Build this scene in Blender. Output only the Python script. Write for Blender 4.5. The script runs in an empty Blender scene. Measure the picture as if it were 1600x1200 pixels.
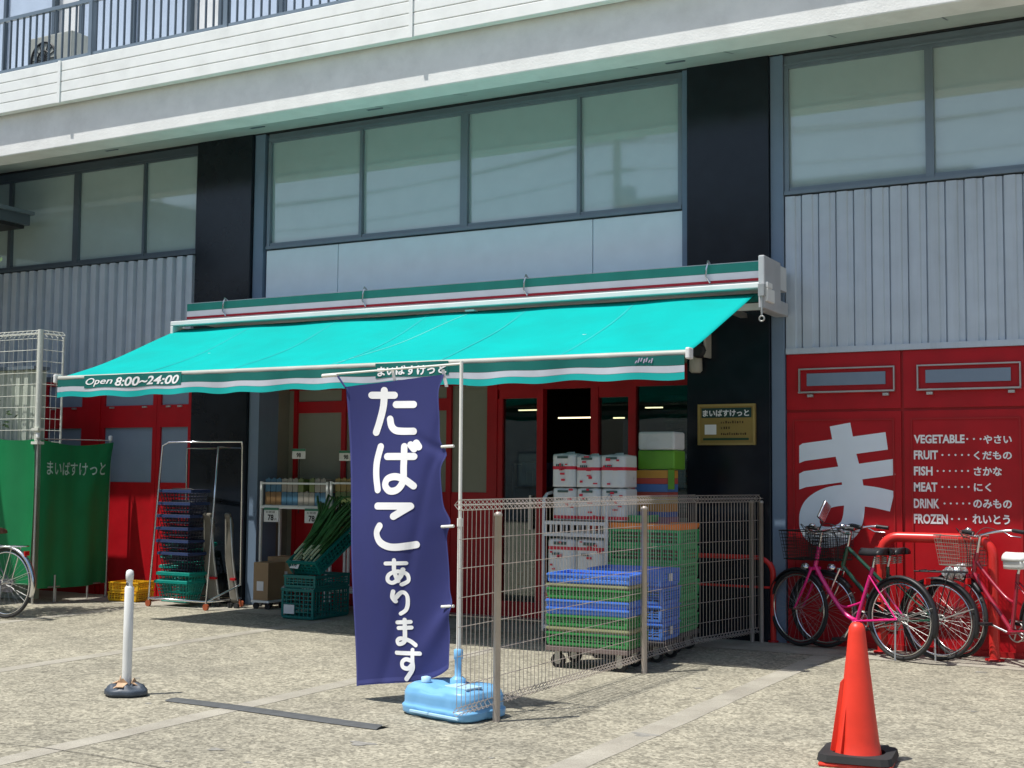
import bpy, bmesh, math, random
from mathutils import Vector, Matrix
random.seed(7)
R = math.radians
S = bpy.context.scene
COL = S.collection

# ------------------------------------------------------------------ camera
F, YAW, PITCH, ROLL = 2017.5, .50189, .072296, .008861
fw = Vector((-math.sin(YAW)*math.cos(PITCH), math.cos(YAW)*math.cos(PITCH), math.sin(PITCH)))
r0 = Vector((math.cos(YAW), math.sin(YAW), 0)); u0 = r0.cross(fw)
rt = math.cos(ROLL)*r0 + math.sin(ROLL)*u0
up = -math.sin(ROLL)*r0 + math.cos(ROLL)*u0
CAM = Vector((0, -11.275, 1.43))
cd = bpy.data.cameras.new('camera'); cam = bpy.data.objects.new('camera', cd); COL.objects.link(cam)
cam.matrix_world = Matrix(((rt.x, up.x, -fw.x, CAM.x), (rt.y, up.y, -fw.y, CAM.y), (rt.z, up.z, -fw.z, CAM.z), (0, 0, 0, 1)))
cd.sensor_width = 36; cd.lens = F/1600*36; cd.clip_end = 500; cd.clip_start = .05
S.camera = cam

# ------------------------------------------------------------------ sky + sun
SUN = Vector((-.27, -.325, 1.0)).normalized()         # towards the sun
elev = math.asin(SUN.z); rotz = math.atan2(SUN.x, SUN.y)
w = bpy.data.worlds.new('World'); S.world = w; w.use_nodes = True
nt = w.node_tree; bg = nt.nodes['Background']
sk = nt.nodes.new('ShaderNodeTexSky'); sk.sky_type = 'NISHITA'; sk.sun_disc = False
sk.sun_elevation = elev; sk.sun_rotation = rotz; sk.dust_density = 1.5
nt.links.new(sk.outputs[0], bg.inputs[0]); bg.inputs[1].default_value = .135
ld = bpy.data.lights.new('sun', 'SUN'); ld.energy = 5.0; ld.angle = R(.5); ld.color = (1, .97, .92)
lo = bpy.data.objects.new('sun', ld); COL.objects.link(lo)
lo.rotation_euler = SUN.to_track_quat('Z', 'Y').to_euler()
S.view_settings.view_transform = 'Standard'; S.view_settings.look = 'None'
S.view_settings.exposure = .12; S.view_settings.gamma = 1
try:
    S.cycles.max_bounces = 10; S.cycles.diffuse_bounces = 5; S.cycles.transparent_max_bounces = 16
except Exception: pass

def at(px, py, Y=0.0):                               # a spot measured in the photo, on the plane y = Y
    d = fw + (px-800)/F*rt - (py-600)/F*up
    return CAM + d*((Y-CAM.y)/d.y)
def gnd(px, py, z=0.0):
    d = fw + (px-800)/F*rt - (py-600)/F*up
    return CAM + d*((z-CAM.z)/d.z)

# ------------------------------------------------------------------ materials
MATS = {}
def mat(name, col, rough=.5, metal=0, var=.08, scale=5, bump=0, bscale=80, spec=.5, dirt=0, coat=0, trans=0, streak=0, ior=1.45):
    if name in MATS: return MATS[name]
    m = bpy.data.materials.new(name); m.use_nodes = True; n = m.node_tree.nodes; L = m.node_tree.links
    p = n['Principled BSDF']; p.inputs['Roughness'].default_value = rough; p.inputs['Metallic'].default_value = metal
    p.inputs['Specular IOR Level'].default_value = spec; p.inputs['Coat Weight'].default_value = coat
    p.inputs['IOR'].default_value = ior
    if trans: p.inputs['Transmission Weight'].default_value = trans
    tc = n.new('ShaderNodeTexCoord'); ns = n.new('ShaderNodeTexNoise'); ns.inputs['Scale'].default_value = scale; ns.inputs['Detail'].default_value = 6
    L.new(tc.outputs['Object'], ns.inputs['Vector'])
    mr = n.new('ShaderNodeMapRange'); mr.inputs[1].default_value = .3; mr.inputs[2].default_value = .7
    mr.inputs[3].default_value = 1-var; mr.inputs[4].default_value = 1+var
    L.new(ns.outputs['Fac'], mr.inputs[0])
    hs = n.new('ShaderNodeHueSaturation'); hs.inputs['Color'].default_value = (*col, 1); L.new(mr.outputs[0], hs.inputs['Value'])
    out = hs.outputs[0]
    if dirt or streak:
        mp = n.new('ShaderNodeMapping'); L.new(tc.outputs['Object'], mp.inputs[0])
        mp.inputs['Scale'].default_value = (9, 9, .35) if streak else (1, 1, 1)
        n2 = n.new('ShaderNodeTexNoise'); n2.inputs['Scale'].default_value = 1.0 if streak else 2.2; n2.inputs['Detail'].default_value = 9; n2.inputs['Roughness'].default_value = .7
        L.new(mp.outputs[0], n2.inputs['Vector'])
        cr = n.new('ShaderNodeValToRGB'); cr.color_ramp.elements[0].position = .48; cr.color_ramp.elements[1].position = .75
        L.new(n2.outputs['Fac'], cr.inputs[0])
        ml = n.new('ShaderNodeMath'); ml.operation = 'MULTIPLY'; ml.inputs[1].default_value = dirt or streak; L.new(cr.outputs[0], ml.inputs[0])
        mx = n.new('ShaderNodeMixRGB'); mx.inputs[2].default_value = (col[0]*.35+.02, col[1]*.34+.018, col[2]*.3+.012, 1)
        L.new(ml.outputs[0], mx.inputs[0]); L.new(out, mx.inputs[1]); out = mx.outputs[0]
    L.new(out, p.inputs['Base Color'])
    if bump:
        nb = n.new('ShaderNodeTexNoise'); nb.inputs['Scale'].default_value = bscale; nb.inputs['Detail'].default_value = 4
        L.new(tc.outputs['Object'], nb.inputs['Vector'])
        b = n.new('ShaderNodeBump'); b.inputs['Strength'].default_value = bump; b.inputs['Distance'].default_value = .01
        L.new(nb.outputs['Fac'], b.inputs['Height']); L.new(b.outputs[0], p.inputs['Normal'])
    rr = n.new('ShaderNodeMapRange'); rr.inputs[3].default_value = max(0, rough*.85); rr.inputs[4].default_value = min(1, rough*1.2)
    L.new(ns.outputs['Fac'], rr.inputs[0]); L.new(rr.outputs[0], p.inputs['Roughness'])
    MATS[name] = m; return m

def emis(name, col, s):
    m = bpy.data.materials.new(name); m.use_nodes = True; p = m.node_tree.nodes['Principled BSDF']
    p.inputs['Base Color'].default_value = (*col, 1); p.inputs['Emission Color'].default_value = (*col, 1); p.inputs['Emission Strength'].default_value = s
    return m

def thin_glass(name, tint=(.75, .82, .8), base=.10):
    m = bpy.data.materials.new(name); m.use_nodes = True; n = m.node_tree.nodes; L = m.node_tree.links
    n.remove(n['Principled BSDF'])
    t = n.new('ShaderNodeBsdfTransparent'); t.inputs[0].default_value = (*tint, 1)
    g = n.new('ShaderNodeBsdfGlossy'); g.inputs['Roughness'].default_value = .02; g.inputs[0].default_value = (.9, .95, .95, 1)
    fr = n.new('ShaderNodeFresnel'); fr.inputs[0].default_value = 1.7
    mx = n.new('ShaderNodeMixShader'); L.new(fr.outputs[0], mx.inputs[0]); L.new(t.outputs[0], mx.inputs[1]); L.new(g.outputs[0], mx.inputs[2])
    L.new(mx.outputs[0], n['Material Output'].inputs[0]); return m

WHITE_BEAM = mat('painted_concrete_white', (.83, .835, .80), .75, var=.05, dirt=.2, bump=.25, bscale=60)
SOFFIT = mat('soffit_board', (.50, .55, .51), .7, var=.05, dirt=.12)
LOUV = mat('louvre_metal', (.86, .88, .84), .5, var=.03, dirt=.2)
ALU = mat('grey_aluminium', (.19, .24, .28), .4, metal=.3, var=.05)
ALU_D = mat('dark_aluminium', (.10, .13, .155), .4, metal=.3, var=.05)
PILAS = mat('blue_grey_pilaster', (.17, .235, .32), .45, var=.05, streak=.15)
BLACKC = mat('black_glazed_tile', (.010, .0135, .019), .18, var=.2, spec=.45, bump=.04, bscale=25)
CLAD = mat('ribbed_metal_cladding', (.52, .59, .65), .45, metal=.15, var=.05, streak=.25)
SMOOTH = mat('pale_blue_panel', (.80, .90, .95), .5, var=.03)
WGLASS = mat('window_glass', (.38, .49, .485), .035, var=.03, spec=1.0, ior=1.75)
BLUEP = mat('grey_blue_frosted_panel', (.20, .26, .33), .25, var=.04)
BEIGEP = mat('beige_frosted_panel', (.24, .24, .19), .3, var=.04)
BEIGEW = mat('beige_wall', (.24, .23, .18), .8, var=.06, dirt=.2)
RED = mat('red_paint', (.42, .005, .011), .42, var=.1, dirt=.2, spec=.4)
RED_D = mat('dark_red_paint', (.36, .008, .010), .45, var=.08)
LETTER = mat('pale_lettering', (.78, .86, .92), .5, var=.03)
LETTERW = mat('white_lettering', (.85, .85, .84), .6, var=.03)
BLACK = mat('black_plastic', (.018, .018, .02), .45, var=.2)
RUBBER = mat('black_rubber', (.025, .025, .025), .75, var=.2)
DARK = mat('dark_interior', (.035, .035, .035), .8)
STEEL = mat('galvanised_steel', (.50, .50, .47), .38, metal=.75, var=.12, dirt=.2)
CHROME = mat('chrome', (.75, .76, .78), .16, metal=1, var=.05)
WHITEP = mat('white_enamel', (.76, .77, .74), .4, var=.04, dirt=.15)
FENCEM = mat('taupe_fence_wire', (.46, .40, .35), .42, metal=.3, var=.12)
FPOST = mat('taupe_fence_post', (.44, .39, .34), .45, metal=.3, var=.12, dirt=.2)

def ground_mat(name, smooth=0):
    m = bpy.data.materials.new(name); m.use_nodes = True; n = m.node_tree.nodes; L = m.node_tree.links
    p = n['Principled BSDF']; p.inputs['Roughness'].default_value = .9; p.inputs['Specular IOR Level'].default_value = .25
    tc = n.new('ShaderNodeTexCoord')
    def noise(s, d=5, r=.6):
        k = n.new('ShaderNodeTexNoise'); k.inputs['Scale'].default_value = s; k.inputs['Detail'].default_value = d; k.inputs['Roughness'].default_value = r
        L.new(tc.outputs['Object'], k.inputs['Vector']); return k.outputs['Fac']
    def ramp(src, a, b, ca, cb):
        c = n.new('ShaderNodeValToRGB'); c.color_ramp.elements[0].position = a; c.color_ramp.elements[1].position = b
        c.color_ramp.elements[0].color = (*ca, 1); c.color_ramp.elements[1].color = (*cb, 1); L.new(src, c.inputs[0]); return c.outputs[0]
    def mix(f, a, b, t='MIX'):
        x = n.new('ShaderNodeMixRGB'); x.blend_type = t
        if isinstance(f, float): x.inputs[0].default_value = f
        else: L.new(f, x.inputs[0])
        L.new(a, x.inputs[1]); L.new(b, x.inputs[2]); return x.outputs[0]
    if smooth:
        base = ramp(noise(3), .35, .7, (.33, .305, .255), (.42, .395, .33))
        fine = ramp(noise(140, 3), .35, .65, (.80, .80, .78), (1.1, 1.1, 1.08))
        c = mix(1.0, base, fine, 'MULTIPLY')
        c = mix(1.0, c, ramp(noise(1.3, 8, .7), .35, .6, (.8, .8, .8), (1.05, 1.05, 1.05)), 'MULTIPLY')
    else:
        vo = n.new('ShaderNodeTexVoronoi'); vo.inputs['Scale'].default_value = 62; vo.feature = 'F1'; L.new(tc.outputs['Object'], vo.inputs['Vector'])
        v2 = n.new('ShaderNodeTexVoronoi'); v2.inputs['Scale'].default_value = 27; L.new(tc.outputs['Object'], v2.inputs['Vector'])
        sep = n.new('ShaderNodeSeparateColor'); L.new(vo.outputs['Color'], sep.inputs[0])
        sp2 = n.new('ShaderNodeSeparateColor'); L.new(v2.outputs['Color'], sp2.inputs[0])
        stones = ramp(sep.outputs[0], 0, 1, (.13, .12, .10), (.66, .62, .52))
        big = ramp(sp2.outputs[1], .72, .95, (1, 1, 1), (.55, .55, .55))
        stones = mix(1.0, stones, big, 'MULTIPLY')
        cement = ramp(noise(30, 4), .35, .65, (.33, .31, .255), (.44, .42, .355))
        c = mix(.42, stones, cement)
        c = mix(1.0, c, ramp(noise(.9, 9, .68), .3, .62, (.62, .615, .575), (.89, .875, .80)), 'MULTIPLY')
        c = mix(1.0, c, ramp(noise(5, 6, .7), .36, .6, (.83, .83, .82), (1.06, 1.06, 1.05)), 'MULTIPLY')
        c = mix(1.0, c, ramp(noise(2.1, 10, .8), .60, .74, (1, 1, 1), (.62, .61, .6)), 'MULTIPLY')
    L.new(c, p.inputs['Base Color'])
    b = n.new('ShaderNodeBump'); b.inputs['Strength'].default_value = .5 if not smooth else .2; b.inputs['Distance'].default_value = .006
    L.new(noise(75, 3), b.inputs['Height']); L.new(b.outputs[0], p.inputs['Normal'])
    return m

# ------------------------------------------------------------------ mesh helpers
class MB:
    def __init__(s): s.v = []; s.f = []; s.sm = []
    def add(s, vs, fs, smooth=False):
        o = len(s.v); s.v += [tuple(x) for x in vs]; s.f += [tuple(i+o for i in f) for f in fs]; s.sm += [smooth]*len(fs); return s
    def box(s, x0, x1, y0, y1, z0, z1, M=None):
        vs = [Vector(c) for c in ((x0,y0,z0),(x1,y0,z0),(x1,y1,z0),(x0,y1,z0),(x0,y0,z1),(x1,y0,z1),(x1,y1,z1),(x0,y1,z1))]
        if M: vs = [M @ v for v in vs]
        return s.add(vs, [(3,2,1,0),(4,5,6,7),(0,1,5,4),(1,2,6,5),(2,3,7,6),(3,0,4,7)])
    def tube(s, pts, r, n=8, closed=False, cap=True, smooth=True):
        pts = [Vector(p) for p in pts]; N = len(pts)
        rr = r if isinstance(r, (list, tuple)) else [r]*N
        t0 = (pts[1]-pts[0]).normalized(); a = Vector((0,0,1)) if abs(t0.z) < .9 else Vector((1,0,0))
        nrm = (a - t0*a.dot(t0)).normalized(); vs = []; prev = t0
        for i, p in enumerate(pts):
            if closed: t = (pts[(i+1) % N]-pts[i-1]).normalized()
            elif i == 0: t = t0
            elif i == N-1: t = (pts[-1]-pts[-2]).normalized()
            else: t = ((pts[i+1]-p).normalized()+(p-pts[i-1]).normalized()).normalized()
            nrm = (nrm - t*nrm.dot(t)); nrm = nrm.normalized() if nrm.length > 1e-6 else t.orthogonal().normalized()
            b = t.cross(nrm)
            for k in range(n):
                an = 2*math.pi*k/n; vs.append(p+(nrm*math.cos(an)+b*math.sin(an))*rr[i])
        fs = []
        for i in range(N if closed else N-1):
            j = (i+1) % N
            for k in range(n): fs.append((i*n+k, i*n+(k+1) % n, j*n+(k+1) % n, j*n+k))
        s.add(vs, fs, smooth and n > 4)
        if cap and not closed: s.add(vs[:n], [tuple(range(n-1, -1, -1))]); s.add(vs[-n:], [tuple(range(n))])
        return s
    def torus(s, c, axis, R_, r, n=40, m=8, a0=0, a1=2*math.pi):
        c = Vector(c); ax = Vector(axis).normalized(); u = ax.orthogonal().normalized() if abs(ax.z) > .9 else Vector((0,0,1)); v = ax.cross(u)
        full = abs(a1-a0-2*math.pi) < 1e-6; k = n if full else n+1
        pts = [c+(u*math.cos(a0+(a1-a0)*i/n)+v*math.sin(a0+(a1-a0)*i/n))*R_ for i in range(k)]
        return s.tube(pts, r, m, closed=full)
    def lathe(s, prof, n=24, M=None, smooth=True):
        vs = []; 
        for r_, z in prof:
            for k in range(n): vs.append(Vector((r_*math.cos(2*math.pi*k/n), r_*math.sin(2*math.pi*k/n), z)))
        if M: vs = [M @ v for v in vs]
        fs = [(i*n+k, i*n+(k+1) % n, (i+1)*n+(k+1) % n, (i+1)*n+k) for i in range(len(prof)-1) for k in range(n)]
        s.add(vs, fs, smooth); s.add(vs[:n], [tuple(range(n-1,-1,-1))]); s.add(vs[-n:], [tuple(range(n))]); return s
    def prism(s, poly, d, M=None):                    # polygon in xy extruded to z=d
        n = len(poly); vs = [Vector((x, y, 0)) for x, y in poly]+[Vector((x, y, d)) for x, y in poly]
        if M: vs = [M @ v for v in vs]
        return s.add(vs, [tuple(range(n-1,-1,-1)), tuple(range(n, 2*n))]+[(i, (i+1) % n, n+(i+1) % n, n+i) for i in range(n)])
    def grid(s, fn, nu, nv, smooth=True):
        vs = [fn(i/nu, j/nv) for i in range(nu+1) for j in range(nv+1)]
        return s.add(vs, [(i*(nv+1)+j, (i+1)*(nv+1)+j, (i+1)*(nv+1)+j+1, i*(nv+1)+j+1) for i in range(nu) for j in range(nv)], smooth)
    def build(s, name, m, parent=None, loc=None, rz=0, bevel=0, solid=0):
        me = bpy.data.meshes.new(name); me.from_pydata(s.v, [], s.f); me.update()
        me.polygons.foreach_set('use_smooth', s.sm)
        me.materials.append(m); o = bpy.data.objects.new(name, me); COL.objects.link(o)
        if loc is not None: o.location = loc
        o.rotation_euler.z = rz
        if parent: o.parent = parent
        if solid:
            k = o.modifiers.new('s', 'SOLIDIFY'); k.thickness = solid; k.offset = 0
        if bevel:
            k = o.modifiers.new('b', 'BEVEL'); k.width = bevel; k.segments = 2; k.limit_method = 'ANGLE'; k.angle_limit = R(50)
        return o

def tag(o, label=None, cat=None, group=None, kind=None):
    if label: o['label'] = label
    if cat: o['category'] = cat
    if group: o['group'] = group
    if kind: o['kind'] = kind
    return o
def thing(name, label, cat, loc=(0,0,0), rz=0, group=None):
    o = bpy.data.objects.new(name, None); COL.objects.link(o); o.location = loc; o.rotation_euler.z = rz; o.empty_display_size = .1
    return tag(o, label, cat, group)
def dup(root, loc, rz, label, group=None):
    def cp(o, par):
        c = o.copy(); COL.objects.link(c)
        if par: c.parent = par
        for ch in [x for x in KIDS.get(o.name, [])]: cp(ch, c)
        return c
    KIDS = {}
    for o in bpy.data.objects:
        if o.parent: KIDS.setdefault(o.parent.name, []).append(o)
    r = cp(root, None); r.location = loc; r.rotation_euler.z = rz; r['label'] = label
    if group: r['group'] = group
    return r
def box(name, x0, x1, y0, y1, z0, z1, m, parent=None, bevel=0):
    return MB().box(x0, x1, y0, y1, z0, z1).build(name, m, parent, bevel=bevel)
def boxY(name, pa, pb, y0, y1, m, parent, bevel=0):    # front-facing box between two measured corners on y0
    a = at(*pa, y0); b = at(*pb, y0); x0, x1 = sorted((a.x, b.x)); z0, z1 = sorted((a.z, b.z))
    return box(name, x0, x1, y0, y1, z0, z1, m, parent, bevel)

# lettering: text meshes and brush strokes as flat 2-D geometry, mapped on a surface
def text_geo(s, bold=.02, shear=0):
    c = bpy.data.curves.new('lettering', 'FONT'); c.body = s; c.offset = bold; c.shear = shear; c.resolution_u = 3
    o = bpy.data.objects.new('lettering', c); COL.objects.link(o); bpy.context.view_layer.update()
    me = bpy.data.meshes.new_from_object(o.evaluated_get(bpy.context.evaluated_depsgraph_get()))
    vs = [(v.co.x, v.co.y) for v in me.vertices]; fs = [tuple(p.vertices) for p in me.polygons]
    bpy.data.objects.remove(o); bpy.data.curves.remove(c); bpy.data.meshes.remove(me)
    xs = [v[0] for v in vs]; ys = [v[1] for v in vs]; x0, x1, y0, y1 = min(xs), max(xs), min(ys), max(ys)
    return [((x-x0)/(x1-x0), (y-y0)/(y1-y0), 0) for x, y in vs], fs
def wall_text(mb, s, x0, x1, z0, z1, Y, bold=.02, shear=0):
    vs, fs = text_geo(s, bold, shear)
    mb.add([(x0+(x1-x0)*u, Y, z0+(z1-z0)*v) for u, v, _ in vs], fs)
def smoothpath(p, k=8):
    if len(p) < 3: return [Vector((*p[0], 0)).lerp(Vector((*p[1], 0)), i/6) for i in range(7)]
    out = []; q = [p[0]]+list(p)+[p[-1]]
    for i in range(1, len(q)-2):
        for j in range(k):
            t = j/k; a, b, c, d = q[i-1], q[i], q[i+1], q[i+2]
            out.append(Vector([.5*((2*b[m])+(-a[m]+c[m])*t+(2*a[m]-5*b[m]+4*c[m]-d[m])*t*t+(-a[m]+3*b[m]-3*c[m]+d[m])*t**3) for m in (0,1)]+[0]))
    out.append(Vector((*p[-1], 0))); return out
def stroke_geo(strokes, w, caps=True):
    vs = []; fs = []; d = 0
    for st in strokes:
        ww = w
        if isinstance(st, tuple) and isinstance(st[1], (int, float)) and isinstance(st[0], list): st, ww = st
        P = smoothpath(st); L_ = []; 
        for i, p in enumerate(P):
            t = (P[min(i+1, len(P)-1)]-P[max(i-1, 0)]).normalized(); nn = Vector((-t.y, t.x, 0))*ww/2; L_.append((p+nn, p-nn, t))
        o = len(vs)
        for i, (a, b, t) in enumerate(L_):
            dd = d+i*.012
            vs += [(a.x, a.y, dd), (b.x, b.y, dd)]
        for i in range(len(L_)-1): fs.append((o+2*i, o+2*i+1, o+2*i+3, o+2*i+2))
        if caps:
            for e, sg in ((0, -1), (len(P)-1, 1)):
                a, b, t = L_[e]; c = P[e]; nn = (a-c); o2 = len(vs); m = 7
                for k in range(m+1):
                    an = math.pi*k/m; q = c+nn*math.cos(an)+t*sg*(ww/2)*math.sin(an); vs.append((q.x, q.y, d+e*.012))
                fs.append(tuple(range(o2, o2+m+1)))
        d += .35
    return vs, fs

# ------------------------------------------------------------------ ground
G = MB(); G.add([(-90,-90,0),(90,-90,0),(90,90,0),(-90,90,0)], [(0,1,2,3)])
g = G.build('ground', ground_mat('exposed_aggregate_concrete')); tag(g, kind='structure')
SM = ground_mat('smooth_concrete', 1)
st = MB()
for x, wd in ((-2.88, .17), (-5.36, .15), (-7.82, .15), (-10.3, .15), (-.4, .15)):
    N = 60; L_ = []; Rr = []
    for i in range(N+1):
        y = -14+13.3*i/N
        L_.append((x-wd/2+random.uniform(-.006, .006), y, .0018)); Rr.append((x+wd/2+random.uniform(-.006, .006), y, .0018))
    st.add(L_+Rr, [(i, N+1+i, N+2+i, i+1) for i in range(N)])
tag(st.build('paving_joint', SM), kind='structure')
ap = MB(); ap.add([(-25, -.69, .003), (4, -.69, .003), (4, .02, .003), (-25, .02, .003)], [(0,1,2,3)])
tag(ap.build('wall_apron_path', SM), kind='structure')
ck = MB(); CR = mat('crack_dark', (.06, .055, .05), .9)
pts = [gnd(-20, 1160), gnd(60, 1168), gnd(130, 1178), gnd(190, 1188), gnd(270, 1204)]
for i in range(4):
    a, b = pts[i], pts[i+1]; t = (b-a).normalized(); nn = Vector((-t.y, t.x, 0))*.003
    ck.add([(p.x, p.y, .004+.0002*i) for p in (a-nn, b-nn, b+nn, a+nn)], [(0,1,2,3)])
tag(ck.build('ground_crack', CR), kind='structure')

rs_ = random.Random(5); SP = mat('oil_stain', (.25, .24, .21), .8, var=.25, scale=25)
for k in range(13):
    px, py = rs_.uniform(60, 1580), rs_.uniform(1015, 1195); c = gnd(px, py); r_ = rs_.choice((.012, .016, .02, .03, .05)); q = MB(); ph = rs_.uniform(0, 6)
    q.add([(c.x+r_*(1+.3*math.sin(3*a+ph)+.15*math.sin(5*a))*math.cos(a)*1.4, c.y+r_*(1+.3*math.sin(3*a+ph))*math.sin(a), .0024) for a in [i*math.pi/9 for i in range(18)]], [tuple(range(18))])
    tag(q.build('ground_stain', SP), kind='structure')
# ------------------------------------------------------------------ building
B = thing('shop_building', 'grey commercial building with ribbed cladding, dark columns, tall windows and red shopfront', 'building')
YE = -1.31; ZE = 5.05; ZH = 5.30; XL, XR = -24.0, 3.0
# beam + louvre fascia + balcony
mb = MB()
N = 90
mb.box(XL, XR, YE, YE+.3, ZE, 5.535)
mb.build('beam', WHITE_BEAM, B, bevel=.012)
sf = MB(); sf.add([(XL, YE+.3, ZE+.04), (XR, YE+.3, ZE+.04), (XR, .05, ZH+.02), (XL, .05, ZH+.02)], [(0,1,2,3)])
sf.build('soffit', SOFFIT, B, solid=.02)
se = MB()
for k in range(16):
    x = -14.6+k*.91
    se.add([(x, YE+.3, ZE+.026), (x+.016, YE+.3, ZE+.026), (x+.016, .0, ZH+.004), (x, .0, ZH+.004)], [(0,1,2,3)])
se.build('soffit_joint', ALU_D, B)
vt = MB()
for px, py in ((375,188), (215,246), (560,158), (1050, 92)):
    c = gnd(px, py, 5.16); vt.box(c.x-.09, c.x+.09, -.70, -.64, 5.150, 5.2)
vt.build('soffit_vent', ALU_D, B)
lv = MB()
for k in range(4):
    z0 = 5.515+k*.118
    lv.box(XL, XR, YE-.112, YE-.03, z0, z0+.112)
lv.build('louvre_fascia', LOUV, B, bevel=.006)
box('fascia_backing', XL, XR, YE-.08, YE+.3, 5.54, 5.98, ALU_D, B)
for i, px in enumerate((92, 640)):
    c = at(px, 100, YE-.13).x; box('fascia_joint_cover', c-.02, c+.02, YE-.127, YE-.113, 5.51, 5.985, LOUV, B)
rl = MB(); rl.box(XL, XR, YE-.06, YE-.02, 6.61, 6.65); rl.box(XL, XR, YE-.055, YE-.025, 6.01, 6.04)
rail = rl.build('balcony_railing', ALU, B)
sec = MB().box(-.006, .006, -.012, .012, 6.04, 6.61)
bal = None
x = -13.2
while x < -6.6:
    if bal is None:
        bal = sec.build('baluster', ALU_D, rail, loc=(x, YE-.04, 0))
    else:
        c = bal.copy(); COL.objects.link(c); c.location.x = x
    x += .105
for x in (-10.75, -8.82, -12.5, -6.9): box('railing_post', x-.025, x+.025, YE-.07, YE-.01, 5.98, 6.63, ALU, B)
box('balcony_floor', XL, XR, YE+.3, 1.0, 5.5, 5.9, WHITE_BEAM, B)
DGL = mat('balcony_door_glass', (.48, .56, .66), .06, var=.05, spec=1, ior=1.6)
UPW = mat('upper_wall_white', (.72, .73, .72), .7, var=.05, dirt=.2)
box('upper_wall', XL, XR, .35, .6, 5.9, 9.0, UPW, B)
for k in range(8):
    x0 = -19.8+k*2.35
    fr = MB(); fr.box(x0, x0+1.9, .27, .35, 6.0, 6.05); fr.box(x0, x0+1.9, .27, .35, 8.0, 8.06)
    for xx in (x0, x0+.925, x0+1.85): fr.box(xx, xx+.05, .27, .35, 6.05, 8.0)
    f_ = fr.build('balcony_door', ALU_D, B)
    box('door_pane', x0+.05, x0+.925, .30, .32, 6.05, 8.0, DGL, f_); box('door_pane', x0+.975, x0+1.85, .31, .33, 6.05, 8.0, DGL, f_)
# walls behind
WALLM = mat('wall_core', (.30, .32, .33), .8)
box('side_wall', XL, -9.44, .06, .30, 0, 5.5, WALLM, B)
box('side_wall', -3.45, XR, .06, .30, 0, 5.5, WALLM, B)
box('header_wall', -9.44, -3.45, .06, .30, 2.62, 5.5, WALLM, B)

def window(x0, x1, z0, z1, mulls, th):
    f = MB(); f.box(x0, x1, -.02, .05, z1, ZH-.03); f.box(x0, x1, -.045, .05, z0-.032, z0+.0)
    f.box(x0, x0+.04, -.03, .05, z0, z1); f.box(x1-.04, x1, -.03, .05, z0, z1)
    f.box(x0, x1, -.035, .05, z1+.03, z1+.05); f.box(x0+.041, x1-.041, -.022, .05, z0+.001, z0+.035)
    for m, t in zip(mulls, th): f.box(m-t/2, m+t/2, -.032, .05, z0+.0, z1)
    fr_ = f.build('window', ALU_D if x0 < -10 else ALU, B)
    xs = [x0+.04]+list(mulls)+[x1-.04]
    for a, b in zip(xs, xs[1:]):
        tl = -math.tan(R(.75+random.uniform(-.12, .12))); zc = (z0+z1)/2; sx_ = random.uniform(-.0015, .0015); A_, B_, Z0, Z1 = a-.01, b+.01, z0+.02, z1+.01
        MB().add([(A_, .012+sx_+(Z0-zc)*tl, Z0), (B_, .012-sx_+(Z0-zc)*tl, Z0), (B_, .012-sx_+(Z1-zc)*tl, Z1), (A_, .012+sx_+(Z1-zc)*tl, Z1)], [(0,1,2,3)]).build('window_pane', WGLASS, fr_)
    return fr_
mx = lambda px, py: at(px, py).x
window(-9.33, -4.37, 3.99, 5.17, [mx(566,300), mx(727,270), mx(906,250)], [.035, .085, .035])
window(-3.385, 1.5, 4.02, 5.15, [mx(1453,180), .3], [.07, .07])
window(-20, -10.35, 4.02, 5.15, [-18, -16.2, -14.9, mx(18,360), mx(121,350), mx(228,310)], [.06, .06, .06, .06, .09, .035])
box('upper_dark_joint', XL, XR, -.05, .06, ZH-.026, ZH+.0, BLACK, B)

def cladding(x0, x1, z0, z1, prof=((0, 0), (.085, .0), (.097, .014), (.138, .014), (.1405, .034), (.152, .034))):
    p = .155; pts = []; x = x0
    while x < x1:
        for dx, y in prof:
            pts.append((min(x+dx, x1), y))
        x += p
    n = len(pts); m = MB(); vs = [(a, b-.03, z0) for a, b in pts]+[(a, b-.03, z1) for a, b in pts]
    m.add(vs, [(i, i+1, n+i+1, n+i) for i in range(n-1)])
    return m.build('ribbed_cladding', CLAD, B)
cladding(-3.38, 1.5, 2.60, 3.975)
cladding(-20.1, -10.34, 2.62, 3.975, ((0, -.015), (.08, -.015), (.088, .035), (.147, .035)))
box('cladding_trim', -3.38, 1.5, -.045, .05, 2.548, 2.60, CLAD, B)
box('cladding_trim', -20, -10.34, -.045, .05, 2.56, 2.62, ALU_D, B)
for a, b in ((-9.34, -8.355), (-8.345, -5.305), (-5.295, -4.36)):
    box('smooth_wall_panel', a, b, -.012, .05, 3.0, 3.945, SMOOTH, B, bevel=.004)
# dark columns and pilasters
for x0, x1 in ((-10.335, -9.52), (-4.30, -3.515)):
    box('dark_column', x0, x1, -.085, .30, 0, ZH, BLACKC, B, bevel=.006)
for x0, x1 in ((-9.515, -9.375), (-4.365, -4.305), (-3.51, -3.39), (-10.40, -10.34)):
    if x1 < -10: box('column_edge_trim', x0+.04, x1, -.04, .06, 0, 2.62, WHITEP, B); continue
    box('pilaster', x0, x1, -.04 if x0 < -4 else -.05, .30, 0 if x0 != -4.365 else 2.62, ZH, PILAS, B, bevel=.004)

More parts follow.
